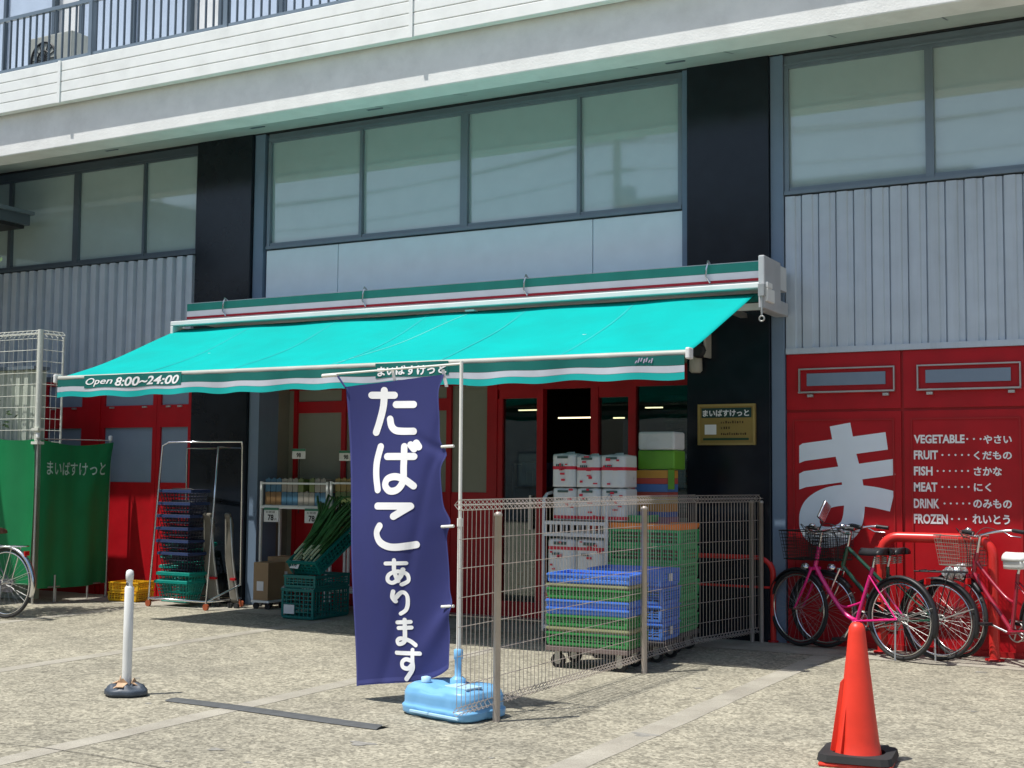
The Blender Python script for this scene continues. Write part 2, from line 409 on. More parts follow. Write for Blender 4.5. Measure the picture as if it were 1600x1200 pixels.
# red shopfront right
def gap(x): return x
def red_bay(x0, x1, col=RED, z_t0=2.04, transom=True):
    box('red_panel', x0, x1, -.02, .05, .0, z_t0-.012, col, B)
    ft = MB(); e = .035; zz0, zz1, a, b = .18, z_t0-.09, x0+.07, x1-.07
    for q in ((a, b, zz1, zz1+.014), (a, b, zz0-.014, zz0)): ft.box(q[0], q[1], -.030, -.0205, q[2], q[3])
    for q in (a-.014, b): ft.box(q, q+.014, -.030, -.0205, zz0-.014, zz1+.014)
    ft.build('panel_moulding', RED_D, B)
    if transom: box('red_panel', x0, x1, -.02, .05, z_t0+.012, 2.545, col, B)
box('shadow_gap', -3.385, 1.6, .0, .055, 0, 2.545, RED_D, B)
bays = [(-3.38, -2.385), (-2.36, -1.37), (-1.345, -.36), (-.335, .65)]
for a, b in bays:
    red_bay(a, b)
    fr_ = MB(); X0, X1, Z0, Z1 = a+.115, b-.045, 2.195, 2.415
    fr_.box(X0, X1, -.048, -.0205, Z1-.012, Z1); fr_.box(X0, X1, -.065, -.0205, Z0, Z0+.014)
    fr_.box(X0, X0+.012, -.048, -.0205, Z0+.014, Z1-.012); fr_.box(X1-.012, X1, -.048, -.0205, Z0+.014, Z1-.012)
    for q in (X0+.08, X1-.1): fr_.box(q, q+.05, -.058, -.0205, Z0-.035, Z0-.012)
    t_ = fr_.build('transom_window', STEEL, B)
    box('transom_pane', X0+.07, X1-.08, -.034, -.0205, Z0+.065, Z1-.045, BLUEP, t_)
box('sill_strip', -3.385, 1.6, -.035, .05, 0.001, .05, RED_D, B)

# big kana on the red wall (brush blocks), and the menu list
mk = lambda cx, cy: at(1180+cx*.4167, 540+cy*.4167, -.024)
gs, gf = stroke_geo([([(120, 408), (493, 357)], 66), ([(120, 510), (521, 455)], 60), ([(318, 296), (338, 400), (362, 500), (372, 600), (355, 680), (300, 715), (235, 712), (204, 670), (215, 610), (270, 572), (350, 560), (440, 568), (514, 584)], 78)], 70, caps=False)
ml = MB(); ml.add([(lambda P: (P.x, -.0235-d*.0006, P.z))(mk(max(165, x), y)) for x, y, d in gs], gf)
ml.build('wall_lettering', LETTER, B)
rows = [('VEGETABLE', 595, 785, 350, 'やさい', 855, 962, 795, 845, 3), ('FRUIT', 595, 685, 410, 'くだもの', 820, 962, 702, 800, 5), ('FISH', 595, 665, 470, 'さかな', 820, 925, 684, 798, 6),
        ('MEAT', 595, 683, 530, 'にく', 820, 885, 702, 800, 5), ('DRINK', 595, 690, 592, 'のみもの', 818, 962, 710, 803, 5), ('FROZEN', 595, 722, 650, 'れいとう', 815, 955, 738, 790, 3)]
for en, a, b, cy, ja, c, d_, e, f_, nd in rows:
    ml = MB(); P = mk(a, cy+17); Q = mk(b, cy-17); wall_text(ml, en, P.x, Q.x, P.z, Q.z, -.0235, .035)
    P = mk(c, cy+18); Q = mk(d_, cy-15); wall_text(ml, ja, P.x, Q.x, P.z, Q.z, -.0235, .03)
    for k in range(nd):
        q = mk(e+(f_-e)*k/(nd-1), cy); ml.add([(q.x+.0085*math.cos(t*math.pi/4), -.0235, q.z+.0085*math.sin(t*math.pi/4)) for t in range(8)], [tuple(range(8))])
    ml.build('menu_line', LETTERW, B)

# red shopfront left
box('shadow_gap', -20, -10.345, .0, .055, 0, 2.555, RED_D, B)
def leftframe(x0, x1):
    f = MB(); f.box(x0, x0+.06, -.045, 0, 0, 2.555); f.box(x1-.06, x1, -.045, 0, 0, 2.555)
    f.box(x0+.06, x1-.06, -.045, 0, 1.98, 2.24); f.box(x0+.06, x1-.06, -.045, 0, 2.50, 2.555)
    f.box(x0+.06, x1-.06, -.035, 0, 0, 1.335)
    o = f.build('red_frame', RED, B)
    box('frosted_panel', x0+.06, x1-.06, -.02, .0, 1.336, 1.98, BLUEP, o); box('transom_panel', x0+.06, x1-.06, -.02, 0, 2.24, 2.50, BLUEP, o)
    box('transom_handle', x0+.15, x0+.22, -.06, -.045, 2.21, 2.23, STEEL, o); box('transom_handle', x1-.22, x1-.15, -.06, -.045, 2.21, 2.23, STEEL, o)
for a, b in ((-11.80, -10.90), (-10.895, -10.35), (-12.78, -12.06), (-13.7, -12.8), (-14.7, -13.72)): leftframe(a, b)
box('red_post', -12.058, -11.802, -.06, .0, 0, 2.555, RED, B)

# entrance recess
YR = .5
box('recess_return_wall', -9.44, -9.375, .30, YR+.12, 0, 2.62, BEIGEW, B)
box('recess_return_wall', -4.36, -4.30, .30, YR+.12, 0, 2.62, BEIGEW, B)
box('recess_ceiling', -9.375, -4.36, .30, YR+.12, 2.55, 2.62, BEIGEW, B)
rf = MB(); y0, y1 = YR-.02, YR+.06
def rb(x0, x1, z0, z1, p=0): rf.box(x0, x1, y0-p, y1, z0, z1)
rb(-9.372, -6.62, 2.40, 2.55); rb(-9.29, -9.24, 0, 2.40, .012); rb(-6.74, -6.62, 0, 2.40, .012); rb(-8.62, -8.56, 0, 2.40, .012); rb(-7.24, -7.18, 0, 2.4, .012)
rb(-9.24, -8.62, 2.14, 2.27); rb(-8.56, -7.24, 2.14, 2.27); 
rb(-9.24, -8.62, .0, 1.27); rb(-8.56, -7.24, 0, 1.27); rb(-7.18, -6.74, 0, 1.27)
rf.build('entrance_red_frame', RED, B)
for a, b, c, d in ((-9.24,-8.62,1.27,2.14),(-8.56,-7.24,1.27,2.14),(-7.18,-6.74,1.27,2.36),(-9.24,-8.62,2.27,2.40),(-8.56,-7.24,2.27,2.40)):
    box('frosted_panel', a, b, YR+.0, YR+.03, c, d, BEIGEP, B)
box('recess_plinth', -9.372, -9.292, YR-.01, YR+.06, 0, 2.40, BEIGEW, B)
box('frosted_panel', -7.18, -6.74, YR+.0, YR+.03, 2.361, 2.40, BEIGEP, B)
# doors
dg = thin_glass('door_glass')
rf = MB()
rb(-6.62, -4.36, 2.34, 2.55); rb(-6.15, -6.08, 0, 2.34, .012); rb(-5.54, -5.46, 0, 2.34, .012); rb(-5.13, -5.05, 0, 2.34, .012)
rb(-6.60, -6.15, 2.25, 2.34); rb(-5.46, -5.13, 2.24, 2.34); rb(-4.42, -4.36, 0, 2.34)
rb(-6.62, -6.56, 0, 2.25); 
rb(-6.56, -6.15, .0, .16); rb(-5.46, -5.13, 0, .16)
rf.build('door_frame', RED, B)
for a, b, c in ((-6.56, -6.15, 2.25), (-5.46, -5.13, 2.24), (-5.05, -4.42, 2.34)):
    o = MB().box(a, b, YR+.01, YR+.02, .16, c).build('glass_door', dg, B)
    box('door_handle', b-.08, b-.055, YR-.04, YR+.005, .9, 1.25, STEEL, o)
# interior room
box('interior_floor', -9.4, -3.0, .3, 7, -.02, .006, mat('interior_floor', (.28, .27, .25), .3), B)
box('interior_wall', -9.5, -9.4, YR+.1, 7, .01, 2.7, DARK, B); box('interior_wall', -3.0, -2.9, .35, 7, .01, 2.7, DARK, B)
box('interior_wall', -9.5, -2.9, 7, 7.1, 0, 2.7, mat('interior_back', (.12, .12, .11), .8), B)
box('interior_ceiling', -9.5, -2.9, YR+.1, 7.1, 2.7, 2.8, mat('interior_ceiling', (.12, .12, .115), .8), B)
TUBE = emis('fluorescent_tube', (1, .82, .5), 2.6)
tb = [(810, 842, 641), (872, 926, 653), (958, 974, 653), (1008, 1034, 637), (700, 740, 642)]
for a, b, y in tb:
    Yd = 2.6 if y > 650 else 3.6
    P = at(a, y, Yd); Q = at(b, y, Yd)
    o = MB().box(P.x, Q.x, Yd, Yd+.04, 2.638, 2.652).build('ceiling_tube_light', TUBE, B)
    o.location.z = P.z-2.645
# a few displays inside
SHC = [(.30,.05,.04), (.10,.22,.10), (.35,.27,.08), (.08,.12,.3), (.3,.3,.28), (.32,.14,.04)]
for i, (x0, yy) in enumerate(((-7.6, 2.6), (-6.1, 3.2), (-4.9, 2.4))):
    sh = thing('display_shelf', ['stocked display shelf inside the shop behind the leftmost glass door', 'stocked display shelf inside the shop seen through the open middle doorway', 'stocked display shelf inside the shop behind the right-hand glass doors'][i], 'shelf', (x0, yy, 0), group='shelves inside the shop')
    f = MB()
    for z in (.1, .5, .9, 1.3): f.box(0, 1.1, 0, .4, z, z+.02)
    f.box(0, .03, 0, .4, .0, 1.6); f.box(1.07, 1.1, 0, .4, .0, 1.6); f.box(.03, 1.07, .38, .4, 0, 1.6)
    f.build('frame', mat('shelf_metal', (.2, .2, .2), .5), sh)
    for k, z in enumerate((.12, .52, .92, 1.32)):
        gm = MB(); x = .04
        while x < 1.0:
            ww = random.uniform(.05, .09); hh = random.uniform(.16, .3); gm.box(x, x+ww, .05, .3, z+.002, z+hh); x += ww+.01
        c = SHC[(i*2+k) % 6]; gm.build('goods', mat('shelf_goods_%d' % ((i*2+k) % 6), c, .5), sh)

# ------------------------------------------------------------------ AC unit etc on balcony
ac = thing('air_conditioner', 'grey-green outdoor air conditioner unit standing on the balcony behind the railing', 'air conditioner', (-12.15, -1.0, 5.9))
box('casing', 0, .7, 0, .28, .05, .62, mat('ac_casing', (.38, .40, .36), .5), ac, .01)
a_ = MB(); a_.torus((.25, -.005, .34), (0,1,0), .2, .012); a_.torus((.25, -.005, .34), (0,1,0), .1, .008)
for k in range(8): a_.box(.25-.2, .25+.2, -.008, -.002, .335, .343, Matrix.Translation((.25,0,.34)) @ Matrix.Rotation(k*math.pi/8, 4, 'Y') @ Matrix.Translation((-.25,0,-.34)))
a_.build('fan_grille', BLACK, ac); box('feet', .05, .65, .02, .26, 0, .05, BLACK, ac)
pc = thing('balcony_planter', 'tan potted shrub at the far left end of the balcony', 'plant', (-12.95, -1.1, 5.9))
MB().lathe([(.12, 0), (.16, .25), (.17, .27), (.15, .27)], 16).build('pot', mat('terracotta', (.42, .27, .15), .8), pc)
m_ = MB()
for k in range(160):
    a, b = random.uniform(0, 6.28), random.uniform(.0, .16); z = random.uniform(.25, .55); c = Vector((b*math.cos(a), b*math.sin(a), z)); d = Vector((random.uniform(-1,1), random.uniform(-1,1), random.uniform(-.3,1)))*.04
    e = d.cross(Vector((0,0,1)))*.5; m_.add([c, c+d+e, c+d*2, c+d-e], [(0,1,2,3)])
m_.build('foliage', mat('shrub_leaf', (.07, .10, .04), .6), pc)

# ------------------------------------------------------------------ awning and striped sign board
TEAL = mat('teal_awning_cloth', (.001, .42, .39), .85, spec=.15, var=.07, scale=2, bump=.15, bscale=300, dirt=.12)
TEALD = mat('dark_teal_cloth', (.0, .13, .11), .8, var=.06)
TEALM = mat('teal_stripe', (.0, .40, .37), .75, var=.05)
WCLOTH = mat('white_cloth_stripe', (.74, .76, .80), .8, var=.04)
# awning canopy: light passes a little through the cloth
def cloth_trans(m, f=.25):
    n = m.node_tree.nodes; L = m.node_tree.links; p = n['Principled BSDF']; t = n.new('ShaderNodeBsdfTranslucent')
    src = p.inputs['Base Color'].links[0].from_socket; L.new(src, t.inputs[0])
    mx = n.new('ShaderNodeMixShader'); mx.inputs[0].default_value = f; L.new(p.outputs[0], mx.inputs[1]); L.new(t.outputs[0], mx.inputs[2])
    L.new(mx.outputs[0], n['Material Output'].inputs[0])
cloth_trans(TEAL, .12)
A = thing('awning', 'extended teal fabric awning with striped valance over the shop entrance', 'awning', (0, 0, 0))
AYB = -.76; AX0 = at(277, 520, AYB).x; AX1 = at(1178, 461, AYB).x; AYF = -2.36; AZB = at(700, 490, AYB).z; AZF = at(103, 592, AYF).z*.5+at(1066, 549, AYF).z*.5
BX0, BX1 = at(272, 510, -.80).x, at(1203, 447, -.80).x; HV = AZF-2.425
def can(u, v):
    x = AX0+(AX1-AX0)*u; y = AYB+(AYF-AYB)*v; z = AZB+(AZF-AZB)*v
    sag = -.045*math.sin(math.pi*v)*(1+.3*math.sin(u*18.8))-.007*math.sin(u*61+v*3)*v-.006*math.sin(u*33-v*7)
    edge = .02*math.sin(math.pi*v)*(math.exp(-u*60)+math.exp(-(1-u)*60))
    return (x, y, z+sag+edge)
MB().grid(can, 120, 24).build('canopy', TEAL, A, solid=.003)
sm_ = MB()
for px in (665,):
    sm_.grid(lambda u, v: (lambda P: (P[0]+.012*(u-.5), P[1], P[2]+.004))(can((.575-.085*v), .0+.93*v)), 1, 24)
sm_.build('canopy_seam', mat('seam_thread', (.12, .52, .50), .7), A)
for q in range(1, 6):
    MB().grid(lambda u, v: (lambda P: (P[0]+.02*(u-.5), P[1], P[2]+.004))(can(q/6, .01+.98*v)), 1, 24).build('stitched_seam', mat('seam_cloth', (.003, .36, .36), .8, var=.1), A)
MB().tube([(AX0-.02, AYF, AZF-.005), (AX1+.02, AYF, AZF-.005)], .026, 10).build('front_bar', mat('awning_bar_ivory', (.42, .43, .38), .5), A)
for x in (AX0-.03, AX1+.03): box('bar_end_cap', x-.018, x+.018, AYF-.045, AYF+.04, AZF-.05, AZF+.035, WHITEP, A, .01)
def val(z0, z1, off=0):
    def fn(u, v):
        x = AX0+.0+(AX1-AX0-.0)*u; t = z0+(z1-z0)*v
        return (x, AYF-.028-off+.012*math.sin(u*47)*(1-(t-2.23-HV)/.19)+.006*math.sin(u*120), t+(.008*math.sin(u*75)+.006*math.sin(u*31))*(1-(t-2.23-HV)/.19))
    return fn
vp = MB().grid(val(2.335+HV, 2.405+HV), 160, 2).build('valance', TEALD, A)
MB().grid(val(2.285+HV, 2.333+HV), 160, 1).build('white_stripe', mat('grey_white_cloth', (.52, .55, .60), .8, var=.06, dirt=.15), vp)
MB().grid(val(2.232+HV, 2.283+HV), 160, 1).build('teal_hem', TEALM, vp)
def on_val(vs, x0, x1, z0, z1):
    out = []
    for u, v, d in vs:
        X = x0+(x1-x0)*u; z = z0+(z1-z0)*v; U = (X-AX0)/(AX1-AX0); p = val(2.232, 2.405)(U, (z-2.232-HV)/.173)
        out.append((X, p[1]-.006, p[2]))
    return out
YV = AYF-.03
def vtext(mb, s, a, b, y0, y1, bold, shear=0):
    P = at(a, y0, YV); Q = at(b, y1, YV); vs, fs = text_geo(s, bold, shear); mb.add(on_val(vs, P.x, Q.x, 2.262+HV, 2.345+HV), fs)
for a, b in ((131, 284), (586, 700)):
    pb = MB()
    P = at(a, 600, YV).x; Q = at(b, 600, YV).x
    pb.grid(lambda u, v: on_val([(u, v, 0)], P, Q, 2.25+HV, 2.37+HV)[0][:1]+(on_val([(u, v, 0)], P, Q, 2.25+HV, 2.37+HV)[0][1]+.003,)+on_val([(u, v, 0)], P, Q, 2.25+HV, 2.37+HV)[0][2:], 30, 2); pb.build('text_ground', TEALD, vp)
vm = MB(); vtext(vm, 'Open', 133, 176, 612, 596, .012, .3); vtext(vm, '8:00~24:00', 179, 281, 611, 592, .025, .25); vm.build('valance_lettering', LETTERW, vp)
vm = MB(); vtext(vm, 'まいばすけっと', 589, 697, 596, 577, .035)
vm.build('valance_lettering', LETTERW, vp)
vm = MB()
for q, (a_, b_) in enumerate(((0, .5), (.1, 1), (.3, 1), (0, .8), (.2, 1), (.1, .6), (0, .9))):     # worn, unreadable print
    P = at(992+q*4, 570, YV); vs = [(0, a_, 0), (.35, a_, 0), (.8, b_, 0), (.4, b_, 0)]; vm.add(on_val(vs, P.x, P.x+.028, 2.29+HV, 2.33+HV), [(0,1,2,3)])
vm.build('maker_print', mat('faded_purple_print', (.45, .38, .52), .7), vp)
# cassette bar
zc_ = at(700, 481, -.84).z
cs = MB(); cs.box(BX0, BX1, -.86, -.72, 3.035, 3.085); cs.box(BX0, BX0+.04, -.86, -.66, 2.90, 3.034); cs.box(BX1-.05, BX1, -.86, -.66, 2.92, 3.034)
cs.build('cassette_bar', WHITEP, A, bevel=.008)
MB().tube([(BX0+.05, -.72, 2.975), (BX1-.06, -.72, 2.975)], .038, 12).build('roller_tube', TEALD, A)
box('mounting_bar', BX0+.05, BX1-.06, -.64, -.60, 2.88, 2.94, STEEL, A)
for x in (-9.6, -7.2, -5.4, -3.75): box('wall_bracket', x-.03, x+.03, -.598, -.09, 2.89, 2.93, STEEL, A)
for s, x in ((1, AX0+.25), (-1, AX1-.25)):
    el = (x+s*.95, -1.55, 2.60)
    m_ = MB(); m_.tube([(x, -.68, 2.90), el], .022, 8); m_.tube([el, (x+s*.1, AYF+.02, AZF-.03)], .018, 8); m_.tube([(el[0], el[1], el[2]-.03), (el[0], el[1], el[2]+.03)], .03, 10)
    m_.build('folding_arm', WHITEP, A)
ep = MB(); ep.box(-3.36, -3.305, -.88, -.42, 2.86, 3.31); ep.box(-3.47, -3.345, -.50, -.06, 2.88, 3.0); ep.build('end_plate', mat('grey_end_plate', (.42, .43, .44), .5), A, bevel=.01)
ep = MB(); P = at(1190, 455, -.90); ep.tube([(P.x, -.90, 2.98), (P.x, -.90, 2.80)], .009, 8); ep.torus((P.x, -.90, 2.77), (0, 1, 0), .022, .007, 16, 6); ep.box(P.x-.025, P.x+.025, -.92, -.861, 2.96, 3.06)
ep.build('crank_eye', STEEL, A)
cl = MB()
c0 = can(.575, .0); cl.box(c0[0]-.05, c0[0]+.05, AYB-.07, AYB, AZB+.0, AZB+.015); cl.build('canopy_clip', WHITEP, A)

SB = thing('striped_sign_board', 'long green, white and red striped board fixed above the awning', 'sign board', (0, 0, 0))
sb0, sb1 = -9.93, -3.35
box('backing_board', sb0, sb1, -.62, -.10, 3.095, 3.31, mat('sign_board_grey', (.62, .63, .63), .5), SB, .004)
box('green_stripe', sb0, sb1, -.626, -.6205, 3.222, 3.302, mat('stripe_green', (.02, .24, .19), .5), SB)
box('white_stripe', sb0, sb1, -.626, -.6205, 3.160, 3.220, WCLOTH, SB)
box('red_stripe', sb0, sb1, -.626, -.6205, 3.135, 3.158, mat('stripe_red', (.42, .012, .03), .5), SB)
for px in (352, 570, 822, 1107):
    x = at(px, 450, -.64).x
    MB().tube([(x-.0, -.60, 3.312), (x-.0, -.645, 3.335), (x-.012, -.655, 3.27), (x-.02, -.65, 3.20), (x+.015, -.64, 3.14)], .009, 6).build('hook', CHROME, SB)

# ------------------------------------------------------------------ gold sign and wall lamp on the right dark column
GS = thing('plaque_sign', 'small gold shop plaque with pale kana and a white note on the dark column', 'sign', (-3.91, -.087, 1.925))
GOLD = mat('gold_board', (.33, .235, .07), .4, metal=.2, var=.08)
box('board', -.27, .27, -.03, 0, -.185, .185, GOLD, GS, .004)
m_ = MB(); 
for q in ((-.27, .27, .165, .185), (-.27, .27, -.185, -.165)): m_.box(q[0], q[1], -.042, -.0305, q[2], q[3])
for q in (-.27, .25): m_.box(q, q+.02, -.042, -.0305, -.165, .165)
m_.build('frame', mat('gold_frame', (.42, .31, .11), .35, metal=.3), GS)
box('name_band', -.235, .235, -.034, -.0305, .062, .15, mat('green_black_band', (.012, .05, .04), .5), GS)
m_ = MB(); wall_text(m_, 'まいばすけっと', -.222, .215, .072, .135, -.0365, .035); m_.build('name_lettering', LETTERW, GS)
box('white_note', -.205, -.095, -.034, -.0305, -.09, .0, LETTERW, GS)
m_ = MB(); rr_ = random.Random(4)                      # small print too worn to read
for (x_a, x_b, z_a) in ((-.05, .16, .01), (-.05, .04, -.042), (-.05, .19, -.095)):
    x_ = x_a
    while x_ < x_b:
        h_ = rr_.uniform(.012, .024); m_.box(x_, x_+rr_.uniform(.006, .014), -.0335, -.0312, z_a, z_a+h_); x_ += rr_.uniform(.018, .026)
m_.build('worn_print', mat('brown_print', (.06, .03, .01), .6), GS)
box('green_line', -.22, .21, -.034, -.0305, -.142, -.122, mat('green_black_band2', (.012, .06, .03), .5), GS)
WL = thing('wall_floodlight', 'beige bracket lamp with a black round face under the right end of the awning', 'lamp', (-4.17, -.087, 2.62))
P = at(1108, 515, -.15); Q = at(1088, 560, -.15); WL.location = (0, 0, 0)
bg_ = mat('beige_housing', (.40, .38, .32), .5)
box('bracket', P.x-.022, P.x, -.24, -.087, Q.z, P.z+.05, bg_, WL, .006)
box('arm', Q.x-.03, P.x-.023, -.22, -.16, P.z, P.z+.05, bg_, WL, .006)
c = at(1096, 548, -.22); m_ = MB(); m_.lathe([(.03, 0), (.065, .03), (.07, .12), (.05, .14)], 20, Matrix.Translation((c.x-.02, -.13, c.z)) @ Matrix.Rotation(R(90), 4, 'X')); m_.build('lamp_face', BLACK, WL)
c = at(1083, 568, -.22); m_ = MB(); m_.lathe([(.04, 0), (.06, .02), (.055, .16), (.03, .2)], 20, Matrix.Translation((c.x, -.15, c.z-.08))); m_.build('sensor_housing', bg_, WL)

# ------------------------------------------------------------------ wire fence
FN = thing('wire_fence', 'taupe welded wire fence with rolled top running out from the shop wall', 'fence')
def panel(x0_, y0, y1, H, zb, pitch=.05, x1_=None):
    x1_ = x0_ if x1_ is None else x1_; m = MB(); n = int(round((y1-y0)/pitch)); rw = .0023
    for i in range(n+1):
        y = y0+(y1-y0)*i/n; x = x0_+(x1_-x0_)*i/n
        m.tube([(x, y, zb+.05), (x, y, H-.06), (x-.03, y, H-.03), (x, y, H), (x+.03, y, H-.03), (x, y, H-.062)], rw, 4, cap=False)
        m.tube([(x, y, zb+.05), (x-.025, y, zb+.02), (x, y, zb), (x+.025, y, zb+.02), (x+.001, y, zb+.052)], rw, 4, cap=False)
    z = zb+.05
    for hz in [zb+.05]+[H-.06-.165*k for k in range(int((H-.1-zb)/.165)+1)]: m.tube([(x0_+.005, y0, hz), (x1_+.005, y1, hz)], .0024, 4)
    for dx, zz in ((-.03, H-.03), (0, H), (.03, H-.03), (-.025, zb+.02), (.025, zb+.02)): m.tube([(x0_+dx, y0, zz), (x1_+dx, y1, zz)], .0024, 4)
    return m
panel(-3.82, -4.93, -1.15, 1.30, .08).build('mesh_panel', FENCEM, FN)
panel(-3.815, -1.13, -.02, 1.295, .08, x1_=-3.60).build('mesh_panel', FENCEM, FN)
def fpost(x, y, h, r=.022):
    m = MB(); m.lathe([(r, 0), (r, h-.02), (r*1.15, h-.02), (r*1.15, h-.005), (r*.6, h+.006)], 14); m.build('post', FPOST, FN, loc=(x, y, 0))
fpost(-3.77, -4.56, 1.22); fpost(-3.77, -2.34, 1.22); fpost(-3.67, -.14, 1.24, .02); fpost(-3.59, -.12, 1.24, .02)

# ------------------------------------------------------------------ banner
BN = thing('advertising_banner', 'tall navy cloth banner with white kana on a pole in a light blue water base', 'banner', (-4.07, -4.50, 0))
PW = mat('white_pole', (.78, .77, .70), .35, var=.04)
m_ = MB(); m_.tube([(0, 0, .18), (0, 0, 1.15)], .014, 12); m_.tube([(0, 0, 1.15), (-.003, 0, 2.14)], .011, 12); m_.tube([(0, 0, 1.13), (0, 0, 1.18)], .018, 12)
m_.build('pole', PW, BN)
# cloth defined by four measured corners, in a plane turned a little from the facade
AD = Vector((-.985, .17, 0)).normalized()
def bpt(px, py):                                     # point of the banner plane under a photo position (world)
    d = fw+(px-800)/F*rt-(py-600)/F*up; n = Vector((AD.y, -AD.x, 0)); o = Vector((-4.07, -4.5, 0))
    return CAM+d*((o-CAM).dot(n)/d.dot(n))-Vector((-4.07, -4.5, 0))
PA, PB = bpt(700, 570), bpt(504, 586)
m_ = MB(); m_.tube([PA+(PA-PB)*.1, PB], .007, 8); m_.tube([PB+Vector((0,0,-.006)), PB.lerp(PA, .13)+Vector((0,0,-.006))], .012, 8); m_.build('crossbar', PW, BN)
NAVY = mat('navy_banner_cloth', (.030, .036, .155), .8, var=.06, scale=3, bump=.1, bscale=400)
cloth_trans(NAVY, .12)
c00, c10, c01, c11 = (538, 604), (692, 585), (558, 1072), (712, 1044)
nB = Vector((AD.y, -AD.x, 0))
def bw(u, v):                                         # u 0..1 left to right, v 0..1 top to bottom
    x = (c00[0]*(1-u)+c10[0]*u)*(1-v)+(c01[0]*(1-u)+c11[0]*u)*v
    y = (c00[1]*(1-u)+c10[1]*u)*(1-v)+(c01[1]*(1-u)+c11[1]*u)*v
    y += -10*math.sin(math.pi*u)*max(0, 1-v*6)*0 + 10*math.sin(math.pi*u**1.6)*v**8
    e = .0
    for t in (.0, .27, .5, .78): e += math.exp(-((v-t)/.035)**2)
    x -= 9*(u**6)*(1-min(1, e))
    w_ = .035*math.sin(u*5.5+v*4)*(.35+v*.6)+.02*math.sin(v*8+u*2)+.012*math.exp(-((u+v*.9-1.15)/.05)**2)+.02*math.exp(-((u-.35*v-.02)/.07)**2)
    w_ += -.05*math.exp(-((v-.93+.35*(u-.6))/.05)**2)*u**2
    w_ += .018*math.exp(-(((v-.27)+.25*(1-u))/.02)**2)*u**3
    p = bpt(x, y); return p+nB*w_*.8
def bframe(u, v, d):
    p = bw(u, v); a = bw(u+.003, v)-p; b = bw(u, v+.003)-p; n = a.cross(b).normalized()
    if n.dot(CAM-Vector((-4.07,-4.5,0))-p) < 0: n = -n
    return p+n*(.0025+d*.0003)
ban = MB().grid(bw, 44, 110).build('cloth', NAVY, BN)
for (ua, ub, va, vb) in ((.0, .018, 0, 1), (.982, 1, 0, 1), (.0, 1, .982, .995)):
    MB().grid(lambda u, v: bframe(ua+(ub-ua)*u, va+(vb-va)*v, -6), 2 if ub-ua < .5 else 40, 80 if vb-va > .5 else 1).build('hem', mat('navy_hem', (.045, .052, .19), .85, var=.1), ban)
S1 = [  # た ば こ, measured on the banner
 [(217,290),(352,290)], [(290,262),(284,350),(262,440),(240,508)], [(362,345),(478,345)], [(326,430),(336,470),(362,495),(405,502),(484,502)],
 [(272,592),(252,680),(252,760),(268,845)], [(318,650),(490,650)], [(428,592),(430,700),(432,790),(400,842),(350,852),(318,820),(330,782),(380,768),(440,785),(496,822)], [(468,582),(490,606)], [(502,572),(518,594)],
 [(272,940),(478,940)], [(478,940),(378,1000)], [(292,1056),(272,1095),(288,1140),(330,1170),(390,1180),(500,1165)]]
S2 = [ # あ り ま す
 [(254,150),(362,148)], [(303,130),(302,195),(318,252)], [(346,184),(328,230),(292,262),(264,248),(272,215),(318,196),(362,212),(370,250),(335,272)],
 [(290,312),(284,345),(298,370)], [(300,350),(330,318),(358,335),(362,380),(350,420),(320,442)],
 [(300,492),(372,488)], [(306,524),(376,520)], [(342,476),(342,560),(338,600),(310,614),(298,596),(320,582),(362,592),(402,618)],
 [(292,664),(430,662)], [(384,644),(386,700),(386,745),(352,800)], [(386,720),(362,744),(332,738),(328,712),(350,696),(384,704)]]
lt = MB()
def buv(px, py):
    u, v = .5, .5
    v = (py-595)/(1058-595)
    for _ in range(4):
        xl = c00[0]*(1-v)+c01[0]*v; xr = c10[0]*(1-v)+c11[0]*v; u = (px-xl)/(xr-xl)
        yt = c00[1]*(1-u)+c10[1]*u; yb = c01[1]*(1-u)+c11[1]*u; v = (py-yt)/(yb-yt)
    return u, v
for S_, oy, wd in ((S1, 540, 42), (S2, 840, 23)):
    ox = 520 if oy == 540 else 540
    gs, gf = stroke_geo(S_, wd); lt.add([bframe(*buv(ox+x*.26667, oy+y*.26667), d) for x, y, d in gs], gf)
lt.build('lettering', LETTERW, ban)
for py in (697, 822, 947):
    p = bpt(709, py); q = bpt(690, py+1); MB().tube([p, q], .009, 8).build('clip', PW, BN)
for px in (611, 690):
    p = bpt(px, 577); q = bpt(px+2, 604); a = (p-q)*.15
    b_ = MB(); e_ = AD*.012; b_.add([p-e_+nB*.012, p+e_+nB*.012, q+e_+nB*.035, q-e_+nB*.035], [(0,1,2,3)]); b_.build('cloth_loop', LETTERW, BN, solid=.004)
b_ = MB(); b_.tube([bpt(528, 588), bpt(540, 606)], .007, 6); b_.build('corner_tie', NAVY, BN)
LB = mat('light_blue_plastic', (.18, .44, .72), .36, var=.06, coat=.15, dirt=.22)
LB2 = mat('pale_blue_plastic', (.42, .66, .84), .35, var=.05)
